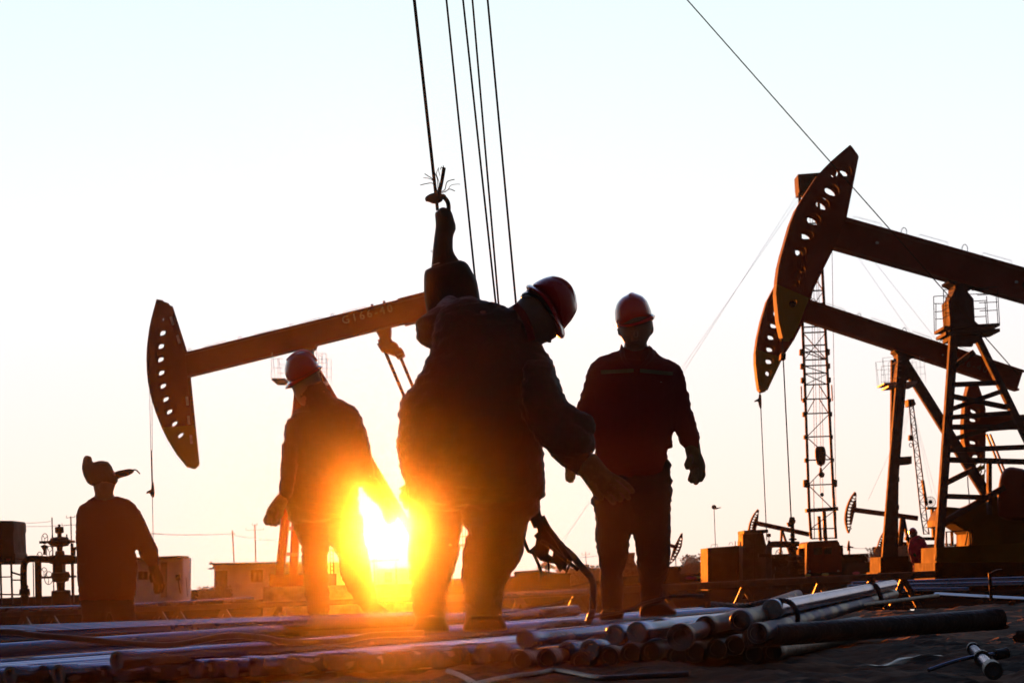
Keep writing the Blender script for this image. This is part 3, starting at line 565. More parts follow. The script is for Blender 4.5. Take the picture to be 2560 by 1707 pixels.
hd = horsehead(A, D, arc, back, hol, M_hA)
for x, y, a in ((430, 802, .3), (446, 848, .3), (468, 1002, .09), (472, 1050, .09), (478, 1098, .09)):
    c = P(x, y, D - .01); MB().beam(P(x - 11 * math.sin(a), y - 11 * math.cos(a), D - .012), P(x + 11 * math.sin(a), y + 11 * math.cos(a), D - .012), px(6, D), .02).build('reflector', M_letter, hd)
MB().ibeam(P(455, 915, D) + FW * .25, P(1160, 741, D) + FW * .25, px(59, D), .42, .04).build('walking_beam', M_red, A)
MB().ibeam(P(1002, 781, D) + FW * .25, P(1160, 741, D) + FW * .25, px(66, D), .46, .04).build('beam_splice', M_red, A)
text(A, 'G166-40', (857, 810), 27, math.radians(14.2), D + .22)
toprails(A, D + .2, [(475, 877), (600, 846), (728.5, 814), (831, 789)], [((509, 872), (566, 857), 5), ((635, 841), (691, 827), 5), ((748, 812), (806, 798), 5), ((856, 785), (915, 771), 5)])
for x, y in ((931, 765), (961, 757)): MB().beam(P(x, y + 5, D + .25), P(x - 1, y - 5, D + .25), px(6, D), .1).build('bracket', M_red, A)
MB().plate([[(738, 872), (788, 860), (786, 868), (780, 872), (779, 890), (745, 890), (742, 880)]], D, .5).build('saddle_bearing', M_red, A)
MB().beam(P(783, 870, D - .02), P(792, 869, D - .02), px(2, D), .05).build('bolt', M_red, A)
zg = 1500
MB().beam(P(757, 885, D), P(698, 1450, D), px(21, D), .18).build('post_leg', M_red, A)
MB().beam(P(760, 885, D + 1.2), P(733, 1450, D + 1.2), px(21, D), .18).build('post_leg', M_red, A)
MB().beam(P(764, 880, D + .6), P(1065, 1390, D + .6), px(20, D), .18).build('rear_strut', M_red, A)
for y in (1384, 1320, 1250, 1180, 1110, 1040):
    x = 757 - 59 * (y - 885) / 565; MB().beam(P(x, y, D), P(x + 36, y + 1, D + 1.1), px(9, D), .08).build('rung', M_red, A)
cage(A, D + .6, [((687, 954), (720, 954), 5), ((806, 962), (822, 962), 5)], [((687, 890), (687, 953)), ((689, 888), (696, 953)), ((812, 889), (811, 962)), ((822, 891), (822, 962)), ((790, 880), (790, 906)), ((798, 884), (798, 906))],
     [((688, 904), (715, 904)), ((688, 926), (715, 926)), ((790, 881), (798, 884)), ((786, 891), (822, 891)), ((798, 914), (822, 914)), ((802, 936), (822, 936))], M_rail, 1.0)
MB().plate([[(x / 4.704 + 600, y / 4.704 + 700) for x, y in ((1600, 605), (1645, 690), (1618, 705), (1632, 742), (1607, 747), (1655, 830), (1690, 828), (1730, 848), (1820, 880), (1845, 915), (1875, 907), (1905, 896), (1934, 876), (1915, 820), (1890, 790), (1870, 795), (1850, 745), (1795, 715), (1765, 680), (1772, 560))], slot(993.5 + 5, 886, -.35, 7, 2.5)], D + .05, .4).build('equalizer_bearing', M_red, A)
MB().beam(P(961, 874, D + .1), P(1093, 1185, D + .1), px(8, D), .12).build('pitman_arm', M_red, A)
MB().beam(P(1000, 890, D + 1.3), P(1120, 1175, D + 1.3), px(8, D), .12).build('pitman_arm', M_red, A)
MB().tube(PT([(373.5, 945), (377, 1127)], D - .02), px(.7, D), 5).build('bridle_cable', M_wire, A)
MB().tube(PT([(380, 985), (380.5, 1127)], D + .3), px(.7, D), 5).build('bridle_cable', M_wire, A)
MB().tube(PT([(378.5, 1125), (380.5, 1206)], D + .1), px(1.9, D), 8).build('polished_rod', M_wire, A)
MB().tube(PT([(381, 1243), (385.5, 1480)], D + .1), px(.8, D), 6).build('polished_rod', M_wire, A)
c = MB().inflate([(379, 1204), (378, 1222), (375, 1224), (367, 1228), (365, 1234), (374, 1232), (377, 1238), (380, 1243), (385, 1243), (387, 1234), (386, 1220), (384, 1204)], D + .1, .06, step=1).build('carrier_bar', M_wire, A, smooth=True)
def base_block(root, name, x0, x1, y0, y1, D, dep, m): return MB().plate([[(x0, y0), (x1, y0), (x1, y1), (x0, y1)]], D, dep, -.3).build(name, m, root)
base_block(A, 'concrete_base', 677, 820, 1433, 1467, D, 2.4, M_red)
MB().plate([[(663, 1466), (1100, 1458), (1100, 1580), (663, 1590)]], D, 3.0, -.4).build('foundation', M_conc, A)

# --- B: right front pumpjack
D = 42.0
B = thing('pumpjack', 'nearest pumpjack on the right, its yellow-tipped horsehead raised highest in the picture', 'pumpjack', Vector((P(2440, 1440, D).x, P(2440, 1440, D).y, gz(D))), 'pumpjacks')
oB = Vector(B['_o']); p0 = P(1945, 712, D) - oB; p1 = P(2023, 745, D) - oB; nn = ((p1 - p0).normalized().cross(FW)).normalized()
if nn.z > 0: nn = -nn
M_hB = split_mat('horsehead_paint_right', (.17, .006, .008), (.20, .13, .012), nn, nn.dot(p0))
arc = [(2130, 367), (2105, 388), (2082, 408), (2063, 427), (2045, 446), (2020, 484), (1995, 525), (1980, 563), (1969, 602), (1958, 640), (1951, 670), (1947, 700), (1946, 712), (1944, 735), (1946, 760), (1951, 807), (1960, 845)]
back = [(2144, 386), (2147, 392), (2117, 543), (2085, 620), (2050, 690), (2022, 748), (2000, 805), (1982, 846)]
hol = [(2080, 440, -.3, 4, 3), (2109, 434, .1, 9, 7), (2075, 481, .5, 13, 8), (2052, 516, .5, 12, 8), (2030, 554, .35, 12, 8), (2013, 593, .3, 12, 7), (1997, 633, .1, 9, 7), (1998, 679, .1, 6, 4), (1985, 712, 0, 5, 3), (1981, 760, 0, 2, 3)]
hd = horsehead(B, D, arc, back, hol, M_hB, .55)
MB().tube([P(1981, 760, D - .02), P(1981, 760, D + .0)], px(8.5, D), 20).build('pin_hole', M_black, hd)
MB().ibeam(P(2080, 576, D) + FW * .3, P(2700, 751, D) + FW * .3, px(80, D), .48, .045).build('walking_beam', M_red, B)
text(B, 'G166', (2552, 720), 34, math.radians(-15.6), D + .26, M_black)
for x, y in ((2193, 607), (2541, 705)): MB().ball(P(x, y, D + .05), px(4.5, D), (1, .3, .8)).build('beam_hole_plug', M_rail, B, smooth=True)
toprails(B, D + .3, [(2260, 578), (2412, 620)], [((2132, 549), (2203, 567), 8), ((2297, 594), (2370, 614), 8), ((2456, 640), (2530, 660), 8)], 9)
MB().plate([[(2371, 700), (2440, 716), (2424, 726), (2419, 729), (2434, 747), (2437, 802), (2452, 816), (2455, 850), (2374, 850), (2375, 800), (2371, 752), (2379, 742), (2388, 722), (2388, 712), (2372, 706)]], D + .1, .7).build('saddle_bearing', M_navy, B)
for a, b in (((2372, 706), (2386, 711)), ((2430, 725), (2470, 722))): MB().beam(P(*a, D), P(*b, D), px(3, D), .08).build('bolt', M_navy, B)
cage(B, D + .4, [((2347, 826), (2486, 818), 7), ((2352, 840), (2486, 832), 8)], [((2346, 733), (2348, 825)), ((2352, 752), (2352, 825)), ((2480, 732), (2485, 818)), ((2476, 745), (2481, 816))],
     [((2346, 733), (2386, 730)), ((2347, 751), (2375, 751)), ((2349, 772), (2375, 770)), ((2350, 790), (2375, 789)), ((2420, 728), (2480, 726)), ((2430, 746), (2480, 743)), ((2434, 765), (2480, 763)), ((2436, 785), (2480, 783))], M_navy, 2.0, 1.0)
lg = lambda a, b, w, k=0., nm='post_leg', r=B, m=M_navy, d=.2: MB().beam(P(*a, D) + FW * k, P(*b, D) + FW * k, px(w, D), d).build(nm, m, r)
lg((2384, 840), (2345, 1400), 20); lg((2444, 840), (2585, 1130), 16, .1); lg((2372, 860), (2430, 860), 12, 0)
lg((2380, 850), (2450, 850), 14, .1, 'cross_member')
for a, b, w in (((2380, 962), (2500, 957), 11), ((2378, 1044), (2540, 1032), 11), ((2376, 1068), (2548, 1068), 12), ((2372, 1126), (2600, 1117), 12), ((2372, 1150), (2600, 1156), 13), ((2362, 1241), (2480, 1245), 12)): lg(a, b, w, .15, 'cross_member')
for a, b, w in (((2382, 990), (2540, 1022), 11), ((2380, 1026), (2520, 976), 12), ((2374, 1104), (2590, 1042), 12), ((2366, 1213), (2440, 1176), 13), ((2362, 1310), (2520, 1220), 14)): lg(a, b, w, .3, 'brace')
lg((2444, 880), (2383, 925), 13, .35, 'brace')
lg((2487, 1160), (2487, 1290), 9, .5, 'brace')
MB().plate([[(2366, 1312), (2367, 1296), (2374, 1282), (2389, 1263), (2435, 1267), (2480, 1250), (2560, 1215), (2640, 1215), (2640, 1400), (2443, 1400), (2442, 1332), (2433, 1324), (2400, 1303), (2380, 1316)]], D, 1.2, .8).build('belt_guard', M_yel, B)
MB().inflate([(2495, 1300), (2492, 1240), (2500, 1190), (2511, 1172), (2527, 1166), (2560, 1172), (2600, 1190), (2620, 1300)], D, .35, .6, dm=10).build('counterweight', M_red, B, smooth=True)
MB().plate([[(2336, 1368), (2640, 1352), (2640, 1408), (2336, 1408)]], D, 1.6, -.2).build('skid_base', M_yel, B)
MB().plate([[(2330, 1406), (2640, 1404), (2640, 1600), (2330, 1600)]], D, 2.2, -.3).build('foundation', M_brown, B)
g = MB()
for a, b in (((2380, 1336), (2446, 1331)), ((2381, 1336), (2382, 1372)), ((2393, 1336), (2395, 1370)), ((2397, 1336), (2398, 1370)), ((2436, 1332), (2429, 1370)), ((2439, 1332), (2441, 1368)), ((2445, 1331), (2446, 1368))): g.beam(P(*a, D) + FW * .6, P(*b, D) + FW * .6, px(3, D), .05)
g.build('guard_rail', M_navy, B)
MB().plate([[(1956, 880), (1965, 884), (1964, 898), (1952, 898), (1953, 884)]], D, .3).build('carrier_bar', M_black, B)
rods(B, (1955, 840), (1957, 885), D + .2, 1.2); rods(B, (1958, 895), (1978, 1300), D + .2, 1.6, M_black)

# --- C: second right pumpjack
D = 52.0
C = thing('pumpjack', 'second pumpjack on the right, its horsehead lower and partly hidden by the nearest one', 'pumpjack', Vector((P(2230, 1440, D).x, P(2230, 1440, D).y, gz(D))), 'pumpjacks')
oC = Vector(C['_o']); p0 = P(1892, 873, D) - oC; p1 = P(1952, 893, D) - oC; nn = ((p1 - p0).normalized().cross(FW)).normalized()
if nn.z > 0: nn = -nn
M_hC = split_mat('horsehead_paint_second', (.17, .006, .008), (.20, .13, .012), nn, nn.dot(p0))
arc = [(2030, 610), (1990, 650), (1960, 690), (1942, 716), (1921, 755), (1907, 802), (1897, 847), (1892, 884), (1892, 909), (1896, 945), (1900, 972), (1904, 979)]
back = [(2055, 640), (2027, 750), (2011, 800), (1985, 850), (1960, 888), (1919, 975)]
hol = [(1941, 786, .2, 7, 6), (1933, 815, .1, 7, 5), (1926, 844, .05, 7, 5), (1923, 874, -.05, 7, 5), (1921, 904, -.1, 7, 5), (1918, 934, -1, 5, 4)]
horsehead(C, D, arc, back, hol, M_hC, .5)
MB().ibeam(P(2018, 776, D) + FW * .28, P(2556, 953, D) + FW * .28, px(53, D), .44, .04).build('walking_beam', M_red, C)
text(C, 'G166-40', (2365, 899), 22, math.radians(-18), D + .25, mat('faded_letter', (.10, .09, .10), .6))
toprails(C, D + .28, [(2034, 752), (2148, 789), (2261, 825), (2353, 857)], [((2064, 763), (2113, 779), 5), ((2178, 800), (2227, 816), 5), ((2280, 833), (2329, 849), 5), ((2390, 870), (2432, 884), 5)], 6)
MB().ball(P(2357, 887, D + .05), px(3, D), (1, .3, .8)).build('beam_hole_plug', M_rail, C)
MB().plate([[(2238, 868), (2300, 888), (2282, 893), (2270, 903), (2276, 908), (2274, 915), (2272, 950), (2242, 950), (2244, 908), (2240, 905), (2245, 900), (2244, 885), (2236, 878)]], D + .1, .6).build('saddle_bearing', M_navy, C)
cage(C, D + .4, [((2201, 963), (2284, 959), 4), ((2212, 970), (2280, 966), 4)], [((2197, 900), (2202, 962)), ((2199, 902), (2206, 962)), ((2212, 911), (2212, 968)), ((2290, 895), (2292, 950)), ((2300, 900), (2305, 962))],
     [((2197, 900), (2244, 896)), ((2200, 920), (2244, 918)), ((2212, 911), (2244, 908)), ((2212, 932), (2244, 930)), ((2212, 950), (2244, 948)), ((2272, 904), (2300, 900)), ((2276, 924), (2302, 922)), ((2290, 940), (2304, 938))], M_rail, .8, 1.0)
lg = lambda a, b, w, k=0., nm='post_leg', r=C, m=M_navy, d=.2: MB().beam(P(*a, D) + FW * k, P(*b, D) + FW * k, px(w, D), d).build(nm, m, r)
lg((2256, 900), (2216, 1400), 25); lg((2254, 900), (2250, 1400), 20, .9); lg((2266, 905), (2490, 1262), 25, .4, 'rear_strut')
for y in (990, 1060, 1130, 1200, 1270, 1340):
    lg((2256 - 40 * (y - 900) / 500, y), (2256 - 6 * (y - 900) / 500, y), 12, .3, 'cross_member')
MB().plate([[(2252, 1140), (2285, 1138), (2285, 1157), (2252, 1160)]], D, .5, .3).build('junction_box', M_navy, C)
MB().plate([[(2198, 1392), (2268, 1389), (2268, 1432), (2198, 1434)]], D, 1.6, -.2).build('skid_base', M_brown, C)
MB().plate([[(2190, 1430), (2270, 1427), (2270, 1560), (2190, 1560)]], D, 1.8, -.3).build('foundation', M_brown, C)
MB().inflate([(1897, 985), (1896, 996), (1888, 1000), (1884, 1005), (1895, 1003), (1897, 1014), (1900, 1021), (1904, 1021), (1904, 1005), (1903, 985)], D + .2, .06, step=1).build('carrier_bar', M_black, C)
rods(C, (1898, 970), (1901, 990), D + .2, 1.); rods(C, (1902, 1020), (1917, 1350), D + .2, 1.2)

# --- D: third, seen through the legs
D = 60.0
Dp = thing('pumpjack', 'third pumpjack on the right, seen through the legs of the nearest one', 'pumpjack', Vector((P(2560, 1420, D).x, P(2560, 1420, D).y, gz(D))), 'pumpjacks')
oD = Vector(Dp['_o']); p0 = P(2419, 1140, D) - oD; p1 = P(2464, 1150, D) - oD; nn = ((p1 - p0).normalized().cross(FW)).normalized()
if nn.z > 0: nn = -nn
M_hD = split_mat('horsehead_paint_third', (.17, .006, .008), (.20, .13, .012), nn, nn.dot(p0))
arc = [(2426, 962), (2419, 990), (2415, 1021), (2412, 1062), (2413, 1103), (2419, 1133), (2432, 1160), (2448, 1190), (2456, 1205)]
back = [(2446, 962), (2456, 990), (2464, 1021), (2465, 1075), (2463, 1150), (2462, 1205)]
horsehead(Dp, D, arc, back, [(2433, 1029, .3, 7, 5), (2431, 1050, 0, 7, 4), (2430, 1084, 0, 6, 4), (2431, 1106, 0, 7, 4), (2437, 1142, -.3, 7, 4), (2446, 1162, -.5, 7, 4), (2452, 1180, -.6, 4, 4)], M_hD, .5)
MB().ibeam(P(2462, 1062, D) + FW * .25, P(2760, 1040, D) + FW * .25, px(34, D), .42, .04).build('walking_beam', M_red, Dp)
for o in (0, 9): MB().beam(P(2466 + o, 1085, D + .5), P(2508 + o, 1190, D + .5), px(4, D), .1).build('cable_pair', M_wire, Dp)
MB().beam(P(2620, 1050, D), P(2600, 1430, D), px(20, D), .3).build('post_leg', M_navy, Dp)
MB().tube(PT([(2419, 1190), (2420, 1215), (2423, 1240), (2423, 1270)], D), px(1.3, D), 6).build('polished_rod', M_wire, Dp)

# --- small far pumpjacks
def small_jack(label, D, arc, back, holes, beam, bw, legs, w=.5):
    r = thing('pumpjack', label, 'pumpjack', Vector((P(*legs[0][1], D).x, P(*legs[0][1], D).y, -.45)), 'pumpjacks')
    horsehead(r, D, arc, back, holes, M_red, w)
    MB().beam(P(*beam[0], D) + FW * .3, P(*beam[1], D) + FW * .3, px(bw, D), .4).build('walking_beam', M_red, r)
    for a, b, t in legs: MB().beam(P(*a, D), P(*b, D), px(t, D), .4).build('post_leg', M_navy, r)
    MB().box((P(*legs[0][1], D) + P(*legs[-1][1], D)) / 2, (3.4, 1.6, .8)).build('skid_base', M_brown, r)
    return r
def hl(l, a=0., L_=3., H_=2.2): return [(x, y, a, L_, H_) for x, y in l]
small_jack('small far pumpjack whose horsehead rises behind the grey cabinet', 150., [(1896, 1273), (1887, 1284), (1880, 1296), (1875, 1310), (1872, 1325), (1871, 1345)], [(1898, 1275), (1895, 1303), (1890, 1325), (1887, 1345)],
           hl([(1892, 1283), (1889, 1289), (1885.5, 1295), (1883, 1301), (1880.5, 1308), (1879, 1315), (1878, 1321)], -.3, 2.6, 1.9), ((1892, 1308), (2024, 1336)), 11, [((1954, 1325), (1950, 1400), 5), ((1956, 1327), (1980, 1400), 5)])
small_jack('small far pumpjack with a dotted horsehead standing left of the blue pumpjack post', 140., [(2139, 1230), (2130, 1242), (2123, 1256), (2118, 1270), (2115, 1285), (2114, 1298), (2115, 1308), (2118, 1321), (2122, 1332)], [(2141, 1232), (2141, 1268), (2136, 1281), (2130, 1308), (2124, 1332)],
           hl([(2136, 1242), (2133, 1249), (2129, 1257), (2126, 1264), (2124, 1272), (2122.5, 1280), (2122, 1288), (2121.5, 1297), (2121.5, 1305), (2122, 1313), (2123, 1321)], -.1, 3.4, 2.4), ((2138, 1275), (2296, 1296)), 12, [((2257, 1292), (2248, 1380), 12), ((2258, 1292), (2276, 1380), 6)])
small_jack('small far pumpjack facing right beside the right man\'s knee', 170., [(1706, 1333), (1706, 1348), (1704, 1364), (1699, 1378), (1692, 1391), (1684, 1402), (1675, 1410)], [(1703, 1333), (1694, 1350), (1686, 1365), (1682, 1378), (1678, 1392), (1674, 1408)],
           hl([(1702, 1347), (1700, 1355), (1698, 1363), (1695, 1371), (1692, 1378), (1688, 1386), (1683, 1394), (1679, 1401)], -.3, 2.6, 2.0), ((1688, 1367), (1640, 1354)), 9, [((1655, 1356), (1650, 1430), 5), ((1656, 1356), (1666, 1430), 5)])
small_jack('tiny far pumpjack head just left of the tall blue post', 190., [(2212, 1328), (2204, 1340), (2199, 1352), (2195, 1366), (2194, 1380), (2195, 1392)], [(2213, 1330), (2210, 1350), (2205, 1372), (2196, 1392)],
           hl([(2207, 1338), (2203.5, 1345), (2201, 1351), (2199, 1357), (2198, 1363), (2197, 1370), (2197, 1377)], 0, 2.2, 1.6), ((2206, 1352), (2290, 1362)), 8, [((2262, 1358), (2258, 1400), 5)])
small_jack('tiny far pumpjack tip standing just above the reeds right of the red truck', 230., [(2122, 1351), (2120, 1362), (2119, 1376)], [(2124, 1352), (2125, 1364), (2126, 1376)], [], ((2124, 1366), (2134, 1369)), 3, [((2123, 1370), (2123, 1395), 3)], .3)

# ------------------------------------------------------------------ workover rigs
def tower(name, label, D, lx, rx, levels, diag, dep, m, legw=6., hw=3., dw=2.):
    base = P((lx(levels[-1]) + rx(levels[-1])) / 2, levels[-1], D)
    r = thing(name, label, 'derrick', Vector((base.x, base.y, -.45)))
    for f in (lx, rx):
        for k in (0, dep):
            q = MB()
            for a, b in zip(levels[:-1], levels[1:]): q.beam(P(f(a), a, D + k), P(f(b), b, D + k), px(legw if k == 0 else legw * .6, D), px(legw, D))
            q.build('mast_leg', m, r)
    for y in levels: MB().beam(P(lx(y), y, D), P(rx(y), y - 2, D), px(hw, D), .1).build('girt', m, r)
    for (a, b) in diag: MB().beam(P(*a, D), P(*b, D), px(dw, D), .07).build('lattice_brace', m, r)
    return r
def lin(pts): return lambda y: float(np.interp(y, [p[1] for p in pts], [p[0] for p in pts]))
lx = lin([(1998, 460), (2006, 802), (2012, 960), (2023, 1278), (2028, 1350)]); rx = lin([(2044, 460), (2056, 680), (2062, 802), (2070, 960), (2085, 1266), (2090, 1350)])
lv = [482, 520, 560, 600, 640, 680, 728, 760, 802, 818, 832, 864, 880, 900, 915, 934, 962, 998, 1034, 1092, 1150, 1212, 1276, 1322, 1346]
dg = []
X = lambda a, b: dg.extend([((lx(a), a), (rx(b), b)), ((rx(a), a), (lx(b), b))])
for a, b in ((482, 560), (560, 640), (640, 728), (728, 802), (832, 900)): X(a, b)
for a, b in ((880, 900), (866, 900), (915, 934)): dg.append(((lx(a), a), (rx(b), b)))
X(934, 962); V = lambda a, b: dg.extend([(((lx(a) + rx(a)) / 2 - 6, a), (lx(b) + 2, b)), (((lx(a) + rx(a)) / 2 + 6, a), (rx(b) - 2, b))])
V(962, 998); V(998, 1034)
for i, (a, b) in enumerate(((1034, 1092), (1092, 1150), (1150, 1212), (1212, 1276), (1276, 1322))):
    dg.append(((rx(a), a), (lx(b), b)) if i % 2 == 0 else ((lx(a), a), (rx(b), b)))
D = 88.0
R = tower('workover_rig_mast', 'tall lattice rig mast with a hanging block rising behind the two right pumpjacks', D, lx, rx, lv, dg, 1.0, M_black, 6.5)
MB().plate([[(1994, 437), (2048, 433), (2050, 440), (2040, 462), (2034, 482), (1998, 484), (1996, 470)]], D, 1.2, -.1).build('crown_block', M_black, R)
for y, s in ((880, 9), (915, 8), (950, 8), (1000, 6), (1035, 7), (1092, 6), (1150, 6), (1208, 11)):
    MB().plate([[(lx(y) - s, y - s * .8), (lx(y), y - s), (lx(y), y + s), (lx(y) - s, y + s * .7)]], D, .3).build('bracket', M_black, R)
    MB().plate([[(rx(y), y - s), (rx(y) + s, y - s * .8), (rx(y) + s, y + s * .7), (rx(y), y + s)]], D, .3).build('bracket', M_black, R)
for x0, y0, x1, y1 in ((2003, 965, 2004, 1002), (2079, 962, 2081, 1002)): MB().beam(P(x0, y0, D), P(x1, y1, D), px(2.5, D), .1).build('ladder_rail', M_black, R)
for a, b in (((2024, 484), (2036, 1118)), ((2030, 484), (2042, 1118)), ((2036, 484), (2052, 1118)), ((2040, 484), (2058, 1118)), ((2050, 1190), (2052, 1235)), ((2056, 1190), (2058, 1235)), ((2056, 1240), (2058, 1345)), ((2078, 500), (2091, 1340))):
    MB().tube([P(*a, D + .3), P(*b, D + .3)], px(.7, D), 5).build('drill_line', M_wire, R)
MB().inflate([(2040, 1117), (2037, 1125), (2037, 1140), (2041, 1158), (2044, 1162), (2048, 1163), (2052, 1168), (2056, 1163), (2062, 1160), (2064, 1150), (2065, 1130), (2062, 1118), (2058, 1115), (2046, 1115)], D + .3, .3, step=1.3, dm=4).build('hanging_block', M_black, R)
MB().plate([[(2050, 1168), (2054, 1168), (2056, 1178), (2062, 1184), (2060, 1192), (2053, 1194), (2047, 1188), (2049, 1178)]], D + .2, .12).build('hook', M_black, R)
MB().ball(P(2055, 1236, D + .3), px(5, D)).build('small_hook', M_black, R)
for x, y, t in ((2048, 1290, 3.5), (2061, 1278, 4)): MB().beam(P(x - 1, y, D + .2), P(x + 3, 1350, D + .2), px(t * 2, D), .2).build('hydraulic_ram', M_black, R)
MB().beam(P(2014, 1276, D - .3), P(2094, 1271, D - .3), px(9, D), .4).build('work_platform', M_black, R)
MB().beam(P(2034, 1200, D + .2), P(2036, 1345, D + .2), px(1.5, D), .05).build('hanging_chain', M_black, R)
# red truck
tr = thing('rig_truck', 'dark red rig truck cab with two windows parked at the foot of the lattice mast', 'truck', P(2055, 1440, 84))
D = 84.
MB().plate([[(2017, 1358), (2024, 1353), (2093, 1349), (2098, 1356), (2104, 1380), (2104, 1440), (2016, 1442), (2016, 1400)], [(2034, 1369), (2056, 1367), (2056, 1385), (2034, 1386)], [(2060, 1367), (2080, 1366), (2080, 1384), (2060, 1385)]], D, 2.6).build('cab_body', M_red, tr)
for x in (2045, 2070): MB().plate([[(x - 11, 1369), (x + 11, 1367), (x + 11, 1386), (x - 11, 1386)]], D, .02, .1).build('window', mat('dark_window', (.06, .05, .05), .1), tr)
MB().beam(P(2014, 1436, D - .1), P(2106, 1432, D - .1), px(8, D), .3).build('bumper', M_black, tr)
for x in (2028, 2092): MB().tube([P(x, 1440, D + .3), P(x, 1440, D + .7)], px(12, D), 16).build('wheel', M_rub, tr)
for x in (2024, 2096): MB().ball(P(x, 1427, D - .05), px(3, D)).build('headlight', M_rail, tr)
MB().plate([[(2104, 1362), (2112, 1362), (2116, 1440), (2104, 1440)]], D, 1.5, .5).build('side_locker', M_black, tr)
# second mast
D = 135.
lx2 = lin([(2273, 1015), (2296, 1230), (2301, 1280), (2311, 1345)]); rx2 = lin([(2283, 1015), (2307, 1195), (2315, 1280), (2324, 1345)])
lv2 = list(range(1015, 1346, 16)); dg2 = []
for i, (a, b) in enumerate(zip(lv2[:-1], lv2[1:])): dg2.append(((lx2(a), a), (rx2(b), b)) if i % 2 else ((rx2(a), a), (lx2(b), b)))
R2 = tower('workover_rig_mast', 'small leaning lattice mast far behind, framed between two blue pumpjack posts', D, lx2, rx2, lv2, dg2, 1., M_black, 3., 1.6, 1.4)
MB().plate([[(2270, 998), (2285, 997), (2290, 1010), (2286, 1014), (2271, 1015)]], D, 1.2).build('crown_block', M_black, R2)
MB().plate([[(2273, 1087), (2281, 1087), (2281, 1101), (2273, 1100)]], D - .3, .4).build('hanging_block', M_black, R2)
MB().tube([P(2277, 1112, D - .1) + RT * px(4, D) * math.cos(a) + UP * px(5, D) * math.sin(a) for a in np.linspace(0, 6.2, 14)], px(1, D), 5).build('hook', M_black, R2)
MB().tube([P(2274, 1015, D - .2), P(2277, 1087, D - .2)], px(.6, D), 4).build('drill_line', M_wire, R2)
w = MB(); c = P(2326, 1254, D)
w.tube([c + (RT * math.cos(a) + UP * math.sin(a)) * px(13, D) for a in np.linspace(0, 2 * math.pi, 25)], px(.7, D), 5)
for a in np.linspace(0, 2 * math.pi, 17)[:-1]: w.tube([c + (RT * math.cos(a) + UP * math.sin(a)) * px(4, D), c + (RT * math.cos(a) + UP * math.sin(a)) * px(13, D)], px(.5, D), 4)
w.ball(c, px(5, D)); w.build('wind_reel', M_black, R2)
for a, b, t in (((2316, 1270), (2360, 1270), 6), ((2330, 1272), (2334, 1345), 6), ((2262, 1346), (2350, 1346), 8), ((2306, 1200), (2316, 1262), 5)): MB().beam(P(*a, D + .5), P(*b, D + .5), px(t, D), .5).build('support_frame', M_black, R2)
# guy wires
def wire(name, label, cat, a, Da, b, Db, r, m=M_wire, group=None, sag=0.):
    p, q = P(*a, Da), P(*b, Db); n = 16
    return tag(MB().tube([p + (q - p) * (i / n) - Vector((0, 0, sag * 4 * (i / n) * (1 - i / n))) for i in range(n + 1)], r, 5).build(name, m), label, cat, group)
wire('guy_wire', 'thick dark guy wire slanting down across the nearest horsehead and beam', 'guy wire', (1320, -450), 30., (2545, 936), 38., .0085, M_black)
M_thin = mat('thin_wire', (.5, .5, .55), .5)
wire('guy_wire', 'left one of the two faint guy wires fanning left from the tall mast top', 'guy wire', (1994, 486), 88., (1560, 1160), 75., .0045, M_thin)
wire('guy_wire', 'faint guy wire from the tall mast running down past the right man', 'guy wire', (1995, 500), 88., (1404, 1356), 70., .0045, M_thin)
wire('guy_wire', 'left one of the two faint guy wires right of the nearest horsehead', 'guy wire', (2046, 500), 88., (2290, 852), 80., .0045, M_thin)
wire('guy_wire', 'right one of the two faint guy wires right of the nearest horsehead', 'guy wire', (2048, 480), 88., (2385, 905), 80., .0045, M_thin)
for b_ in ((2215, 1230), (2170, 1250), (2330, 1235), (2345, 1255)): wire('guy_wire', 'hair-thin guy wire fanning from the top of the small leaning mast', 'guy wire', (2280, 1012), 135., b_, 130., .006, M_thin, 'guy wires of the small mast')
# ------------------------------------------------------------------ far buildings, poles, reeds
def cabin(name, label, x0, x1, yt, yb, D, dep, m=M_wall, cat='cabin', slope=-.0425, roof=None):
    r = thing(name, label, cat, Vector((P((x0 + x1) / 2, yb, D).x, P((x0 + x1) / 2, yb, D).y, gz(D))))
    yt2 = yt + slope * (x1 - x0); MB().plate([[(x0, yt), (x1, yt2), (x1 - 1, yb + slope * (x1 - x0) + 14), (x0 - 1, yb + 14)]], D, dep).build('wall', m, r)
    if roof: MB().beam(P(x0 - 3, yt - 1, D - .1), P(x1 + 3, yt2 - 1, D - .1), px(6, D), dep + .4).build('roof', roof, r)
    return r
D = 165.
c1 = cabin('site_cabin', 'small pale cabin with a rust-coloured roof edge behind the fur-hat man', 334, 458, 1398, 1494, D, 4, roof=M_roofr)
for x in (352, 365):
    f = MB().plate([[(x - 6, 1428), (x + 6, 1427), (x + 6, 1448), (x - 6, 1448)]], D, .1, -.12).build('window', M_frame, c1); MB().plate([[(x - 4, 1430), (x + 4, 1430), (x + 4, 1446), (x - 4, 1446)]], D, .05, -.15).build('pane', M_black, f)
MB().plate([[(440, 1436), (451, 1435), (451, 1450), (441, 1450)]], D, .3, -.3).build('meter_box', M_frame, c1)
MB().beam(P(446, 1450, D - .2), P(451, 1482, D - .2), px(3, D), .1).build('meter_post', M_frame, c1)
MB().plate([[(402, 1405), (418, 1404), (418, 1492), (402, 1493)]], D, .05, -.05).build('grey_strip', M_grey, c1)  # upright grey strip on the front wall
c2 = cabin('site_cabin', 'long low white cabin with door and twin window, left of the walking man', 536, 760, 1411, 1497, D, 4, slope=-.014)
MB().beam(P(533, 1409, D - .1), P(762, 1405, D - .1), px(4, D), 4.2).build('roof', M_grey, c2)
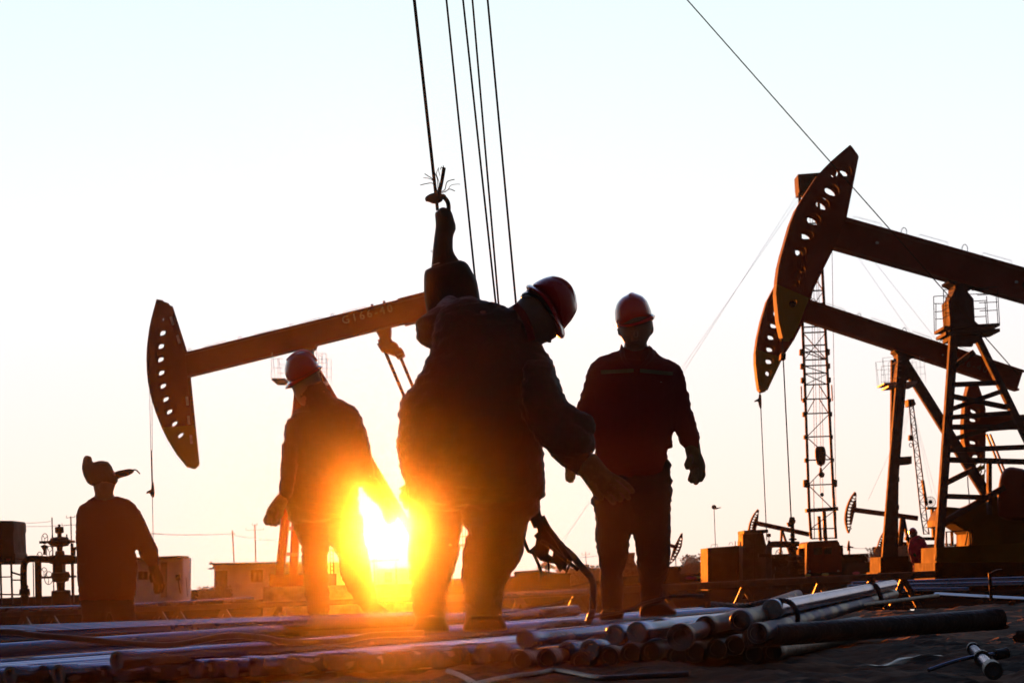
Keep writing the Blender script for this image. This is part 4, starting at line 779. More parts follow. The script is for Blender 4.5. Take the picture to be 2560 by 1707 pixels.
MB().plate([[(538, 1426), (569, 1425), (568, 1508), (537, 1508)]], D, .1, -.1).build('door', M_grey, c2)
f = MB().plate([[(628, 1424), (658, 1423), (657, 1454), (628, 1454)], [(634, 1430), (641, 1430), (641, 1450), (634, 1450)], [(647, 1430), (654, 1430), (654, 1450), (647, 1450)]], D, .15, -.15).build('window', M_frame, c2)
MB().plate([[(633, 1429), (655, 1429), (655, 1451), (633, 1451)]], D, .02, -.05).build('pane', M_win, f)
MB().tube(PT(spline([(524, 1421), (533, 1419), (534, 1412), (528, 1406), (529, 1403)], 4), D - .3), px(2.2, D), 6).build('flue_pipe', M_roofr, c2)
MB().plate([[(521, 1420), (537, 1420), (537, 1422), (521, 1422)]], D, .8, -.5).build('canopy', M_grey, c2)
c3 = cabin('site_cabin', 'white cabin corner glimpsed between the walking man\'s legs', 818, 872, 1404, 1497, D + 4, 4, slope=-.03)
MB().plate([[(866, 1405), (872, 1405), (872, 1497), (866, 1497)]], D + 4, .1, -.1).build('corner_post', M_grey, c3)
c4 = cabin('site_cabin', 'pale cabin directly under the sun between the two middle men', 938, 1062, 1420, 1492, D - 10, 4, slope=-.03)
MB().plate([[(962, 1430), (980, 1429), (980, 1455), (962, 1455)]], D - 10, .1, -.1).build('window', M_frame, c4)
rl = thing('platform_railing', 'thin platform railing standing in front of the sun glare', 'railing', P(945, 1400, 120))
g = MB(); D = 120.
for a, b, t in (((918, 1371), (1000, 1368), 4), ((930, 1400), (1000, 1397), 3.5), ((938, 1334), (942, 1420), 2.5), ((931, 1371), (936, 1400), 3), ((953, 1371), (955, 1400), 2.5), ((965, 1371), (965, 1400), 2.5), ((977, 1370), (977, 1400), 2.5)): g.beam(P(*a, D), P(*b, D), px(t, D), .12)
g.build('rails', M_roofr, rl)
MB().beam(P(925, 1402, D), P(1000, 1399, D), px(5, D), 1.5).build('deck', M_roofr, rl)
for x in (935, 990): MB().beam(P(x, 1402, D), P(x + 3, 1500, D), px(4, D), .2).build('support', M_roofr, rl)
sf = thing('scaffold_frame', 'thin scaffold frame glimpsed between the bent man\'s legs', 'scaffold', P(1150, 1470, 100))
D = 100.
g = MB()
for a, b, t in (((1110, 1316), (1190, 1312), 2.5), ((1110, 1343), (1190, 1339), 2.5), ((1110, 1364), (1190, 1361), 6), ((1156, 1300), (1158, 1460), 2), ((1163, 1300), (1165, 1460), 1.8), ((1170, 1310), (1172, 1460), 1.8), ((1130, 1312), (1132, 1460), 2)): g.beam(P(*a, D), P(*b, D), px(t, D), .1)
g.build('frame', M_roofr, sf)
# steel ladder seen between man 2's legs
ld = thing('ladder', 'pale ladder glimpsed between the walking man\'s legs', 'ladder', P(830, 1480, 90)); D = 90.; g = MB()
for x in (825, 833): g.beam(P(x, 1375, D), P(x + 3, 1480, D), px(3.5, D), .08)
g.beam(P(820, 1373, D), P(838, 1376, D), px(5, D), .08); g.build('stiles', M_roofr, ld)
g = MB()
for y in range(1385, 1475, 10): g.beam(P(826, y, D), P(835, y, D), px(2, D), .06)
g.build('rungs', M_roofr, ld)
D = 60.
bx = thing('steel_skip', 'long rusty open-topped steel skip behind the bent man\'s tongs', 'skip', Vector((P(1355, 1500, D).x, P(1355, 1500, D).y, gz(D))))
MB().plate([[(1286, 1428), (1345, 1424), (1425, 1436), (1425, 1540), (1284, 1545)]], D, 2.).build('tank_wall', M_brown, bx)
for x in (1300, 1325, 1350, 1375, 1400): MB().beam(P(x, 1434, D - .05), P(x + 1, 1540, D - .05), px(3, D), .06).build('rib', M_brown, bx)
MB().beam(P(1284, 1432, D - .1), P(1427, 1434, D - .1), px(4, D), .1).build('rim', M_brown, bx)
sh = thing('beach_umbrella', 'tattered green and white market umbrella in the distance behind the tongs', 'umbrella', P(1363, 1430, 110)); D = 110.
MB().tube([P(1364, 1400, D), P(1366, 1470, D)], px(2, D), 6).build('pole', M_rail, sh)
v = [P(1363, 1401, D)]; n = 14; rr = px(26, D)
for i in range(n): a = 2 * math.pi * i / n; v.append(P(1364, 1419, D) + Vector((math.cos(a) * rr, math.sin(a) * rr, -.1 * (i % 2))))
mbx = MB().add(v, [(0, i + 1, (i + 1) % n + 1) for i in range(n)]); mbx.build('canopy', mat('green_cloth', (.35, .5, .15), .8, col2=(.6, .6, .5), nscale=2.5), sh)
c5 = cabin('brick_shed', 'low grey brick shed behind the tongs with small chimneys', 1425, 1560, 1422, 1466, 130., 5, M_grey, 'shed', slope=-.04)
MB().plate([[(1463, 1410), (1474, 1410), (1474, 1425), (1463, 1425)]], 130., .6, .5).build('chimney', M_grey, c5)
c6 = cabin('brick_shed', 'small rust-brown shed glimpsed between the right man\'s legs', 1554, 1600, 1412, 1450, 130., 4, mat('rust_wall', (.25, .10, .07), .9), 'shed')
MB().plate([[(1568, 1381), (1588, 1380), (1586, 1400), (1592, 1413), (1562, 1414)]], 130., 1.5, .2).build('roof_tank', mat('rust_wall', (.2, .1, .08), .9), c6)
# utility poles
def pole(label, x, yt, yb, D, w, arms, lean=0., m=M_frame):
    r = thing('utility_pole', label, 'utility pole', Vector((P(x, yb, D).x, P(x, yb, D).y, gz(D))), 'utility poles')
    MB().tube([P(x, yt, D), P(x + lean, yb, D)], px(w, D), 8).build('post', m, r)
    for y, a, b in arms: MB().beam(P(x + a, y + 1, D), P(x + b, y - 1, D), px(w * .7, D), .1).build('cross_arm', m, r)
    for y, a, b in arms:
        for q in (a, b): MB().tube([P(x + q, y, D), P(x + q, y - 5, D)], px(.7, D), 5).build('insulator', m, r)
    return r
pole('dark utility pole without cross arms left of the fur-hat man', 130, 1293, 1495, 110., 1.5, [], 5, M_black)
pole('utility pole with two cross arms touching the fur-hat man\'s left side', 177, 1290, 1495, 110., 1.6, [(1293, -11, 10), (1312, -22, 16)], 5, M_black)
pole('bare leaning utility pole behind the long white cabin', 581, 1325, 1490, 180., 1.5, [(1335, -1, 6)], 9, M_roofr)
pole('utility pole with a wide curved cross arm behind the long white cabin', 637, 1311, 1490, 180., 1.5, [(1312, -6, 6), (1324, -22, 22)], 5, M_roofr)
pole('thin utility pole above the grey brick shed', 1464, 1378, 1440, 200., .9, [(1386, -9, 9)], 3)
pole('distant pole rising from the reeds, nearest to the right man', 1689, 1395, 1440, 180., 1.2, [], 2)
pole('distant pole rising from the middle of the reeds', 1718, 1384, 1440, 180., 1.6, [], 1)
pole('short distant pole rising from the reeds next to the brown tank', 1735, 1397, 1440, 180., 1., [], 1)
pole('short leaning pole right of the small rust-roofed cabin', 465, 1442, 1490, 150., .9, [], 4)
for a, b, c in (((0, 1304), (132, 1302), 'power line running left from the bare dark pole'), ((0, 1311), (165, 1312), 'lower power line left of the pole with two cross arms'), ((360, 1329), (500, 1335), 'upper power line passing the left pumpjack rod'), ((360, 1332), (582, 1333), 'lower power line reaching the bare leaning pole'), ((582, 1336), (700, 1350), 'power line sloping right from the bare leaning pole'), ((1430, 1390), (1500, 1386), 'power line crossing the thin pole above the brick shed'), ((1690, 1393), (1770, 1391), 'power line over the reeds left of the brown tank'), ((2104, 1365), (2200, 1368), 'power line over the reeds right of the red truck')):
    wire('power_line', c, 'power line', a, 150., b, 150., .013, M_thin, None, .1)
# reeds
def reeds(x0, x1, yb, D, n, h, label):
    m = MB(); rnd = random.Random(x0)
    for i in range(n):
        x = rnd.uniform(x0, x1); d = D + rnd.uniform(-4, 10); b = P(x, 0, d); b.z = gz(d) - .1; hh = h * rnd.uniform(.55, 1.15); ln = rnd.uniform(-.35, .35)
        w = .012; up = Vector((ln * .4 * hh, 0, hh)); t = b + up
        m.add([b - RT * w, b + RT * w, t + RT * w * .3, t - RT * w * .3], [(0, 1, 2, 3)])
        pl = Vector((rnd.choice((-1, 1)) * rnd.uniform(.08, .2), 0, .06)); a = rnd.uniform(.04, .08)
        m.add([t - Vector((0, 0, .12)), t + pl * .5 + Vector((0, 0, a)), t + pl, t + pl * .5 - Vector((0, 0, a * .6))], [(0, 1, 2, 3)])
        for k in range(2):
            q = b + up * rnd.uniform(.3, .8); s = rnd.choice((-1, 1)) * rnd.uniform(.1, .28); m.add([q, q + Vector((s, 0, rnd.uniform(.05, .25))), q + Vector((s * .5, 0, -.015))], [(0, 1, 2)])
    o = m.build('reeds', M_reed); o['kind'] = 'stuff'; o['label'] = label; return o
reeds(1640, 1790, 1430, 120., 700, 1.35, 'dry pale reeds left of the brown tank')
reeds(2095, 2345, 1410, 120., 1200, 1.35, 'dry pale reeds between the red truck and the pumpjack posts')
reeds(1330, 1430, 1440, 120., 350, 1.1, 'dry pale reeds behind the rusty skip')
reeds(455, 530, 1480, 140., 260, .9, 'low scrub between the two white cabins')
reeds(2375, 2450, 1400, 120., 250, 1.2, 'dry reeds behind the yellow skid base')
# mound and low scrub line
D = 100.
mnd = MB().inflate([(1400, 1470), (1480, 1452), (1560, 1440), (1660, 1432), (1720, 1434), (1800, 1428), (1900, 1424), (2200, 1402), (2300, 1402), (2300, 1460), (1400, 1520)], D, 2., step=6, dm=30).build('dirt_mound', M_soil, smooth=True); struct(mnd)
# ------------------------------------------------------------------ left yard equipment
D = 40.
cb = thing('control_cabinet', 'tall dark control cabinet on thin legs at the far left edge', 'cabinet', P(10, 1500, D))
MB().plate([[(-60, 1301), (30, 1301), (34, 1306), (35, 1325), (33, 1330), (35, 1380), (38, 1384), (38, 1409), (-60, 1411)]], D, 1.).build('cabinet_box', M_black, cb)
for x in (-40, 1, 28): MB().beam(P(x, 1405, D), P(x + 3, 1510, D), px(3.5, D), .06).build('leg', M_black, cb)
g = MB()
for a, b, t in (((38, 1396), (58, 1397), 2), ((-60, 1443), (28, 1441), 3), ((28, 1449), (60, 1449), 3.5), ((30, 1430), (56, 1438), 4), ((-60, 1484), (75, 1486), 3.5)): g.beam(P(*a, D), P(*b, D), px(t, D), .06)
g.build('cross_rail', M_black, cb)
for x0, x1, m_ in ((2, 9, M_cab), (16, 26, M_red)): MB().plate([[(x0, 1396), (x1, 1395), (x1, 1400), (x0, 1401)]], D, .02, -.02).build('marker_tape', m_, cb)
D = 36.
wl = thing('wellhead', 'black wellhead valve tree with handwheels left of the fur-hat man', 'wellhead', P(150, 1510, D), 'wellheads')
def lathe(root, nm, x, prof, m=M_black, lean=.03):
    """stack of coaxial rings: prof = (y, halfwidth)"""
    MB().tube([P(x + lean * (y - prof[0][0]), y, D) for y, r in prof], [px(r, D) for y, r in prof], 16).build(nm, m, root, smooth=False)
lathe(wl, 'cap', 148, [(1310, 3), (1316, 3), (1316.2, 8), (1317, 11), (1330, 11), (1332, 9)])
lathe(wl, 'stem', 148.5, [(1331, 5.5), (1342, 5.5)])
lathe(wl, 'flange', 148.5, [(1342, 14), (1344.5, 23), (1348, 23), (1350, 27), (1358, 28), (1360, 24), (1364, 22), (1366, 8), (1376, 7), (1377, 11), (1382, 12), (1388, 12)])
MB().beam(P(100, 1355, D), P(186, 1353, D), px(6, D), .12).build('valve_arm', M_black, wl)
MB().tube(PT(spline([(60, 1470), (59, 1440), (60, 1412), (66, 1400), (78, 1396), (100, 1397), (130, 1398), (195, 1398)], 6), D), px(8.5, D), 16).build('flow_line', M_black, wl, smooth=True)
MB().plate([[(128, 1388), (170, 1386), (192, 1390), (193, 1408), (160, 1410), (160, 1430), (138, 1430), (137, 1410), (128, 1408)]], D, .25, -.12).build('cross_body', M_black, wl)
lathe(wl, 'lower_spool', 151, [(1428, 10), (1430, 22), (1440, 25), (1444, 22), (1452, 20), (1454, 11), (1474, 10), (1476, 24), (1500, 25), (1512, 26)])
MB().beam(P(105, 1443, D), P(190, 1440, D), px(5, D), .1).build('valve_arm', M_black, wl)
MB().tube([P(95, 1400, D + .1), P(97, 1520, D + .1)], px(8.5, D), 14).build('riser_pipe', M_black, wl)
lathe(wl, 'pipe_flange', 61, [(1462, 8), (1466, 11), (1470, 8), (1472, 13), (1484, 14), (1487, 9), (1492, 12), (1500, 10), (1512, 8)])
MB().tube([P(83, 1405, D), P(85, 1520, D)], px(1.3, D), 6).build('conduit', M_black, wl)
MB().beam(P(180, 1358, D + .2), P(183, 1505, D + .2), px(4.5, D), .1).build('support_post', M_black, wl)
MB().plate([[(178, 1368), (190, 1366), (190, 1371), (186, 1374), (186, 1388), (180, 1387)]], D, .1).build('gauge', M_black, wl)
def wheel(root, x, y, rx_, ry_, tilt=0.):
    w = MB(); c = P(x, y, D - .1); pts = []
    for a in np.linspace(0, 2 * math.pi, 21): pts.append(c + RT * (px(rx_, D) * math.cos(a)) + UP * (px(ry_, D) * math.sin(a)) + FW * (.05 * math.cos(a)))
    w.tube(pts, px(1.0, D), 5)
    for k in range(3): a = k * 2.1 + .4; w.tube([c, c + RT * (px(rx_, D) * math.cos(a)) + UP * (px(ry_, D) * math.sin(a))], px(.8, D), 5)
    w.build('handwheel', M_black, root)
for x, y, a, b in ((112, 1346, 6, 13), (99, 1392, 5.5, 13), (124, 1380, 6, 16), (122, 1444, 9, 16), (110, 1430, 6, 12)): wheel(wl, x, y, a, b)
MB().plate([[(103, 1364), (112, 1361), (120, 1364), (115, 1372), (114, 1382), (117, 1386), (109, 1386), (110, 1376)]], D, .08, -.05).build('valve_bonnet', M_black, wl)
for x, y in ((131, 1340), (167, 1339)): MB().beam(P(x, y - 4, D), P(x, y + 5, D), px(2.5, D), .04).build('bolt', M_black, wl)
# ------------------------------------------------------------------ right yard equipment
D = 55.
bt = thing('storage_tank', 'dark brown box tank right of the right man', 'tank', Vector((P(1812, 1450, D).x, P(1812, 1450, D).y, gz(D))))
MB().plate([[(1769, 1369), (1857, 1362), (1860, 1470), (1770, 1476)]], D, 2.2).build('tank_wall', M_brown, bt)
for a in ((1777, 1363, 1795), (1822, 1358, 1832)): MB().tube(PT([(a[0], a[1] + 4), (a[0] + 2, a[1] - 2), (a[2] - 2, a[1] - 3), (a[2], a[1] + 4)], D + .5), px(.7, D), 5).build('lifting_handle', M_black, bt)
for x in (1838, 1845): MB().beam(P(x, 1364, D + .4), P(x, 1352, D + .4), px(2, D), .05).build('vent', M_black, bt)
cb2 = thing('electrical_cabinet', 'tall grey cabinet with rounded top edge between the brown tank and the pipe elbow', 'cabinet', Vector((P(1885, 1450, 54).x, P(1885, 1450, 54).y, gz(54))))
MB().plate([[(1857, 1330), (1907, 1327), (1916, 1365), (1916, 1468), (1857, 1470)]], 54., 1.2).build('cabinet_box', M_cab, cb2)
MB().beam(P(1852, 1331, 53.9), P(1912, 1328, 53.9), px(8, 54), 1.5).build('roof', M_cab, cb2)
MB().beam(P(1884, 1336, 53.95), P(1886, 1466, 53.95), px(1.5, 54), .04).build('door_seam', M_black, cb2)
lp = thing('floodlight_pole', 'thin pole carrying a round floodlight above the brown tank', 'street lamp', Vector((P(1790, 1440, 75).x, P(1790, 1440, 75).y, gz(75)))); D = 75.
MB().tube([P(1785, 1268, D), P(1792, 1450, D)], px(.9, D), 6).build('post', M_thin, lp)
MB().ball(P(1785, 1267, D), px(6.2, D), (1, .6, .9)).build('lamp_head', M_black, lp, smooth=True)
MB().ball(P(1784, 1267, D - .06), px(4, D), (1, .3, .9)).build('lamp_glass', M_grey, lp, smooth=True)
MB().tube([P(1788, 1271, D), P(1803, 1268, D)], [px(2.2, D), px(.6, D)], 6).build('lamp_arm', M_black, lp)
D = 50.
w2 = thing('wellhead', 'tall black wellhead tree in front of the red truck with a blue elbow pipe', 'wellhead', Vector((P(1985, 1450, D).x, P(1985, 1450, D).y, gz(D))), 'wellheads')
lathe(w2, 'stuffing_box', 1980, [(1292, 5), (1294, 7), (1298, 7), (1300, 9), (1306, 8), (1310, 5), (1325, 5)])
MB().plate([[(1974, 1304), (1968, 1306), (1969, 1310), (1972, 1316), (1978, 1316), (1980, 1308)]], D, .15).build('grease_cup', M_black, w2)
lathe(w2, 'stem', 1981, [(1322, 4.5), (1334, 4.5), (1336, 7), (1338, 4.5), (1340, 7), (1342, 4.5), (1344, 5), (1346, 10), (1349, 10), (1350, 5), (1353, 5), (1353.5, 17), (1364, 16), (1366, 8), (1369, 13), (1373, 12), (1375, 8), (1385, 8), (1390, 22), (1398, 20), (1402, 12), (1412, 16), (1425, 12), (1450, 18), (1470, 20)])
MB().tube(PT(spline([(1922, 1470), (1922, 1400), (1922, 1372), (1925, 1363), (1935, 1360), (1960, 1360), (1985, 1361)], 6), D), px(8, D), 16).build('elbow_pipe', M_navy, w2, smooth=True)
lathe(w2, 'pressure_gauge', 1922, [(1333, 3), (1334, 5), (1341, 5), (1342, 1), (1350, 1), (1351, 3.5), (1357, 4)])
for x, y in ((1948, 1382), (1956, 1402), (1962, 1424), (1990, 1412)): wheel(w2, x, y, 9, 9)
for a, b, t in (((1935, 1392), (1985, 1390), 6), ((1938, 1420), (2010, 1416), 8), ((1935, 1440), (2012, 1440), 12), ((1896, 1388), (1925, 1389), 8)): MB().beam(P(*a, D), P(*b, D), px(t, D), .2).build('valve_arm', M_black, w2)
D = 60.
pile = thing('equipment_crate', 'stack of brown crates between the wellhead and the red truck', 'crate', P(2003, 1440, 70)); D = 70.
MB().plate([[(1997, 1370), (2012, 1369), (2012, 1460), (1996, 1462)]], D, 1.).build('crate_body', mat('crate_wood', (.06, .03, .015), .9, spec=.1), pile)
for y in (1388, 1408, 1428): MB().beam(P(1996, y, D - .02), P(2013, y, D - .02), px(2, D), .04).build('batten', M_brown, pile)
# ------------------------------------------------------------------ long pipe racks across the yard
def rack_pipe(label, a, b, D0, D1, r, m, cat='pipe', nm='steel_pipe', group=None):
    p, q = P(*a, D0), P(*b, D1); return tag(MB().tube([p + (q - p) * t for t in np.linspace(0, 1, 9)], r, 14).build(nm, m, smooth=True), label, cat, group)
rack_pipe('shiny pipe lying along the top of the rack at the far left edge', (-40, 1526), (205, 1519), 27.4, 28.6, .036, M_pipe)
rack_pipe('shiny pipe on the rack running right from behind the fur-hat man to the white cabin', (300, 1516), (632, 1497), 28.0, 29.5, .03, M_pipe)
def long_rack(label, a, b, D, hpx, legs, m=M_black):
    r = thing('pipe_rack', label, 'pipe rack', Vector((P(*a, D).x, P(*a, D).y, 0)))
    MB().beam(P(a[0], a[1] + hpx / 2, D), P(b[0], b[1] + hpx / 2, D), px(hpx, D), .12).build('rack_beam', m, r)
    for x in legs:
        y = a[1] + (b[1] - a[1]) * (x - a[0]) / (b[0] - a[0]) + hpx; p = P(x, y, D); s = .14
        for k in (-1, 1): MB().beam(p, Vector((p.x + k * s, p.y, gz(p.y) - .05)), .05, .08).build('leg', m, r)
        MB().beam(Vector((p.x - s * .6, p.y, p.z * .45)), Vector((p.x + s * .6, p.y, p.z * .45)), .03, .06).build('spreader', m, r)
    return r
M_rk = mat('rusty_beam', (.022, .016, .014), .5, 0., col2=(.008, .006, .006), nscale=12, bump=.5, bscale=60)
long_rack('low dark steel rack stretching from the left edge behind the fur-hat man', (-40, 1531), (1100, 1488), 27.0, 13, (60, 130, 400, 445, 560, 700, 930), M_rk)
long_rack('upper dark rack beam stretching from behind the bent man to the far right', (1100, 1488), (2336, 1426), 22., 17, (1300, 1440, 1660, 1860, 2050, 2178, 2258), M_rk)
for i, (a, b, D0, D1, r, w) in enumerate((((1180, 1494), (1470, 1479), 21.5, 21.5, .02, 'thin pipe resting on the upper rack beside the bent man'),
        ((1210, 1538), (1420, 1528), 19, 19, .03, 'short bright pipe lying between the bent man and the right man'), ((1260, 1546), (1500, 1542), 17, 18, .028, 'thin dull pipe on the ground right of the bent man\'s boot'))):
    rack_pipe(w, a, b, D0, D1, r, M_pipe)
for i, (a, b, r, w) in enumerate((((2130, 1462), (2700, 1445), .045, 'uppermost of the bright pipes lying on the ground at the far right'), ((2120, 1470), (2700, 1457), .045, 'middle one of the bright pipes lying on the ground at the far right'), ((2110, 1478), (2420, 1475), .04, 'lowest and shortest of the bright pipes lying on the ground at the far right'))):
    rack_pipe(w, a, b, 31 - i * .8, 31.5 - i * .8, r, M_pipe)
rack_pipe('bright pipe sloping down to the right edge behind the mud bank', (2340, 1485), (2640, 1502), 23, 20, .022, M_pipe)
rack_pipe('brown thin pipe lying in the dark right of the bound pipes', (2155, 1512), (2345, 1488), 15., 17, .014, M_rk)
sp = thing('stake', 'thin stake with a bent wire standing near the right edge', 'stake', on_z(2475, 1500, 0)); D = 19.
MB().beam(P(2474, 1432, D), P(2478, 1500, D), px(7, D), .03).build('post', M_black, sp)
MB().tube(PT(spline([(2478, 1430), (2490, 1424), (2505, 1422)], 5), D), px(1.2, D), 5).build('bent_wire', M_rail, sp)
# ------------------------------------------------------------------ tubing stack
def pipe_mesh(ln, r=.0365, rc=.0445, lc=.11, bend=0.):
    """body, coupling and bore of one tubing joint lying along +Y with its collar at the origin"""
    n = 20; b = MB(); seg = 24
    b.tube([Vector((bend * (y / ln) ** 2, y, -abs(bend) * .2 * (y / ln) ** 2)) for y in np.linspace(.02, ln, seg)], r, n)
    c = MB(); ring = [(r * .78, .0), (rc * .96, 0), (rc, .006), (rc, lc - .006), (rc * .97, lc), (r * 1.01, lc + .004), (r * .78, lc)]
    vs = []; fs = []
    for rr, y in ring:
        for k in range(n): a = 2 * math.pi * k / n; vs.append(Vector((rr * math.cos(a), y, rr * math.sin(a))))
    m = len(ring)
    for i in range(m):
        for k in range(n): fs.append((i * n + k, i * n + (k + 1) % n, ((i + 1) % m) * n + (k + 1) % n, ((i + 1) % m) * n + k))
    c.add(vs, fs); return b, c
protos = {}
def tubing(name, label, pos, ang, pitch=0., group=None, ln=9.6, m=M_pipe, kind='a', rc=.0445, r=.0365, bend=0.):
    key = (kind, ln, rc, bend, m.name)
    o = bpy.data.objects.new(name, None); COL.objects.link(o); o.empty_display_size = .1; tag(o, label, 'pipe', group)
    if key not in protos:
        b, c = pipe_mesh(ln, r, rc, bend=bend); z = {'_o': (0, 0, 0)}
        ms = []
        for nm, mb in (('pipe_body', b), ('coupling', c)):
            me = mb._mesh(nm, Vector((0, 0, 0))); bm = bmesh.new(); bm.from_mesh(me); bmesh.ops.recalc_face_normals(bm, faces=bm.faces); bm.to_mesh(me); bm.free(); me.shade_smooth(); me.set_sharp_from_angle(angle=math.radians(40)); me.materials.append(m); ms.append((nm, me))
        protos[key] = ms
    for nm, me in protos[key]:
        c = bpy.data.objects.new(nm, me); COL.objects.link(c); c.parent = o
    o.location = pos; o.rotation_euler = (pitch, random.uniform(0, 6), 0)
    o.rotation_euler = (Matrix.Rotation(-ang, 3, 'Z') @ Matrix.Rotation(pitch, 3, 'X') @ Matrix.Rotation(random.uniform(0, 6.28), 3, 'Y')).to_euler() if not bend else (Matrix.Rotation(-ang, 3, 'Z') @ Matrix.Rotation(pitch, 3, 'X')).to_euler()
    return o
random.seed(11)
xs = [25, 78, 107, 146, 185, 221, 262, 306, 361, 391, 420, 449, 489, 530, 579, 607, 636, 663, 691, 730, 770, 805, 840, 874, 922, 972, 1010, 1047, 1091, 1145, 1202, 1251]
xs = [25 - 44 * k + random.uniform(-5, 5) for k in range(17, 0, -1)] + xs
for i, x in enumerate(xs):
    y = 1692 - .0425 * x + random.uniform(-4, 4) - (10 if x > 1100 else 0); D = 11.0 + random.uniform(-.12, .12)
    p = P(x, y, D); p.z = max(.045, min(.115, p.z)) + 0.0
    d = 11.0 + random.uniform(-.18, .18)
    tubing('tubing_pipe', 'one of the many alike steel pipes lying side by side in the low front row', p, math.radians(31 + random.uniform(-.5, .5)), 0, 'steel pipes lying side by side in the front row', ln=round(max(2., (.81 - p.x) / .448), 1))
# extra layer joints filling the bed behind and below
for i in range(26):
    x = -300 + i * 62; p = P(x, 1700 - .0425 * x, 11.3); p.z = .036
    if i % 2 == 0: continue
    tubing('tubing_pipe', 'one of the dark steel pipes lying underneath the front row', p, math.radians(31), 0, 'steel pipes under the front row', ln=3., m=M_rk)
tubing('tubing_pipe', 'loose pipe lying on top of the front row, open collar towards the lower left', P(292, 1650, 10.7), math.radians(33), .001, ln=6., m=M_pipe)
tubing('tubing_pipe', 'single pipe lying on top at the far left edge, above the front row', P(-160, 1636, 11.9), math.radians(33), .001, ln=6., m=M_pipe)
# second stack behind, crossing almost square to the view
random.seed(5)
for i in range(5):
    D = 14.0 + i * .085
    a = P(100 - 60 * i, 1589 - i * 1.5, D); b = P(1045, 1549 - i * 1.5, D + .3)
    dd = b - a; ang = math.atan2(dd.x, dd.y)
    tag(MB().tube([a + dd * t for t in np.linspace(0, 1, 20)], .036, 16).build('steel_pipe', M_pipe, smooth=True), ('frontmost', 'second', 'middle', 'fourth', 'rearmost')[i] + ' of the five long pipes lying level behind the front row at left', 'pipe', 'long pipes lying across behind the front row')
tk = thing('timber_sleeper', 'dark timber sleeper under the long level pipes, at the hat man\'s feet', 'timber', on_z(300, 1600, 0))
MB().beam(P(-60, 1617, 14.3), P(1060, 1571, 14.6), px(30, 14), .4).build('timber_block', M_rk, tk)
for i in range(3):
    a = P(-60, 1592 + i * 5, 12.9 - i * .08); b = P(90, 1587 + i * 5, 12.9 - i * .08)
    tag(MB().tube([a, b], .036, 14).build('steel_pipe', M_pipe, smooth=True), ('farthest', 'middle', 'nearest')[i] + ' of the three short pipes at the left edge just above the black cable', 'pipe')
# right-hand joints
RJ = [((1312, 1598), 10.6, 25, .0445, 'right-hand stack: big open collar just right of the bent man\'s boots'), ((1416, 1626), 10.6, 25, .0445, 'right-hand stack: lowest collar between the bent man and the right man'), ((1473, 1623), 10.4, 24, .046, 'right-hand stack: low collar below the right man\'s left boot'),
      ((1536, 1585), 10.3, 21, .0445, 'right-hand stack: collar directly under the right man\'s boots'), ((1591, 1579), 10.2, 20, .0455, 'right-hand stack: upright round collar between the right man\'s boots'), ((1649, 1569), 10.6, 20, .0445, 'right-hand stack: round collar under the right man\'s right boot'),
      ((1762, 1565), 10.2, 14, .0445, 'right-hand stack: half-hidden collar tucked behind the wide-mouthed pipe'), ((1850, 1551), 9.7, 12, .043, 'right-hand stack: highest collar, bound by the twisted rope'), ((1893, 1582), 9.6, 12, .042, 'right-hand stack: collar below the highest one, its pipe running to the rope loop')]
for (q, D, an, rc, lab) in RJ:
    tubing('tubing_pipe', lab, P(*q, D), math.radians(an), 0, ln=9.4 if an < 13 else 3.4, m=M_pipe2 if q[0] > 1700 else M_pipe, kind='b', rc=rc)
tubing('tubing_pipe', 'right-hand stack: wide-mouthed nearest pipe with a bright open rim', P(1700, 1592, 9.3), math.radians(9.5), .004, ln=8.6, m=M_pipe2, kind='c', rc=.053, r=.036)
tubing('tubing_pipe', 'upper bright pipe beyond the twisted rope, running up to the right', P(1930, 1522, 10.4), math.radians(12.3), .0, ln=8.2, m=M_pipe, kind='d')
for i, (x, y) in enumerate(((1365, 1645), (1520, 1640), (1575, 1632), (1625, 1628), (1690, 1640), (1735, 1630), (1790, 1622), (1835, 1612), (1880, 1640), (1930, 1628), (1300, 1650), (1450, 1670))):
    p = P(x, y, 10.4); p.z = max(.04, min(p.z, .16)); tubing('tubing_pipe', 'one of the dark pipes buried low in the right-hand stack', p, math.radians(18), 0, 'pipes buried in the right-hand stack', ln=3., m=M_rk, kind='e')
D = 10.
lcg = MB(); pa = P(1870, 1592, D); pb = P(2500, 1546, 10.6)
lc = thing('casing_pipe', 'thick dark casing pipe with a threaded right end lying on the mud at the right', 'pipe', (pa + pb) / 2)
MB().tube([pa + (pb - pa) * t for t in np.linspace(0, .965, 16)], .046, 24).build('pipe_body', M_rk, lc, smooth=True)
th = MB(); n = 22
th.tube([pa + (pb - pa) * t for t in np.linspace(.93, 1.0, n)], [.048 if i % 2 else .0445 for i in range(n)], 24).build('threaded_end', M_rk, lc)
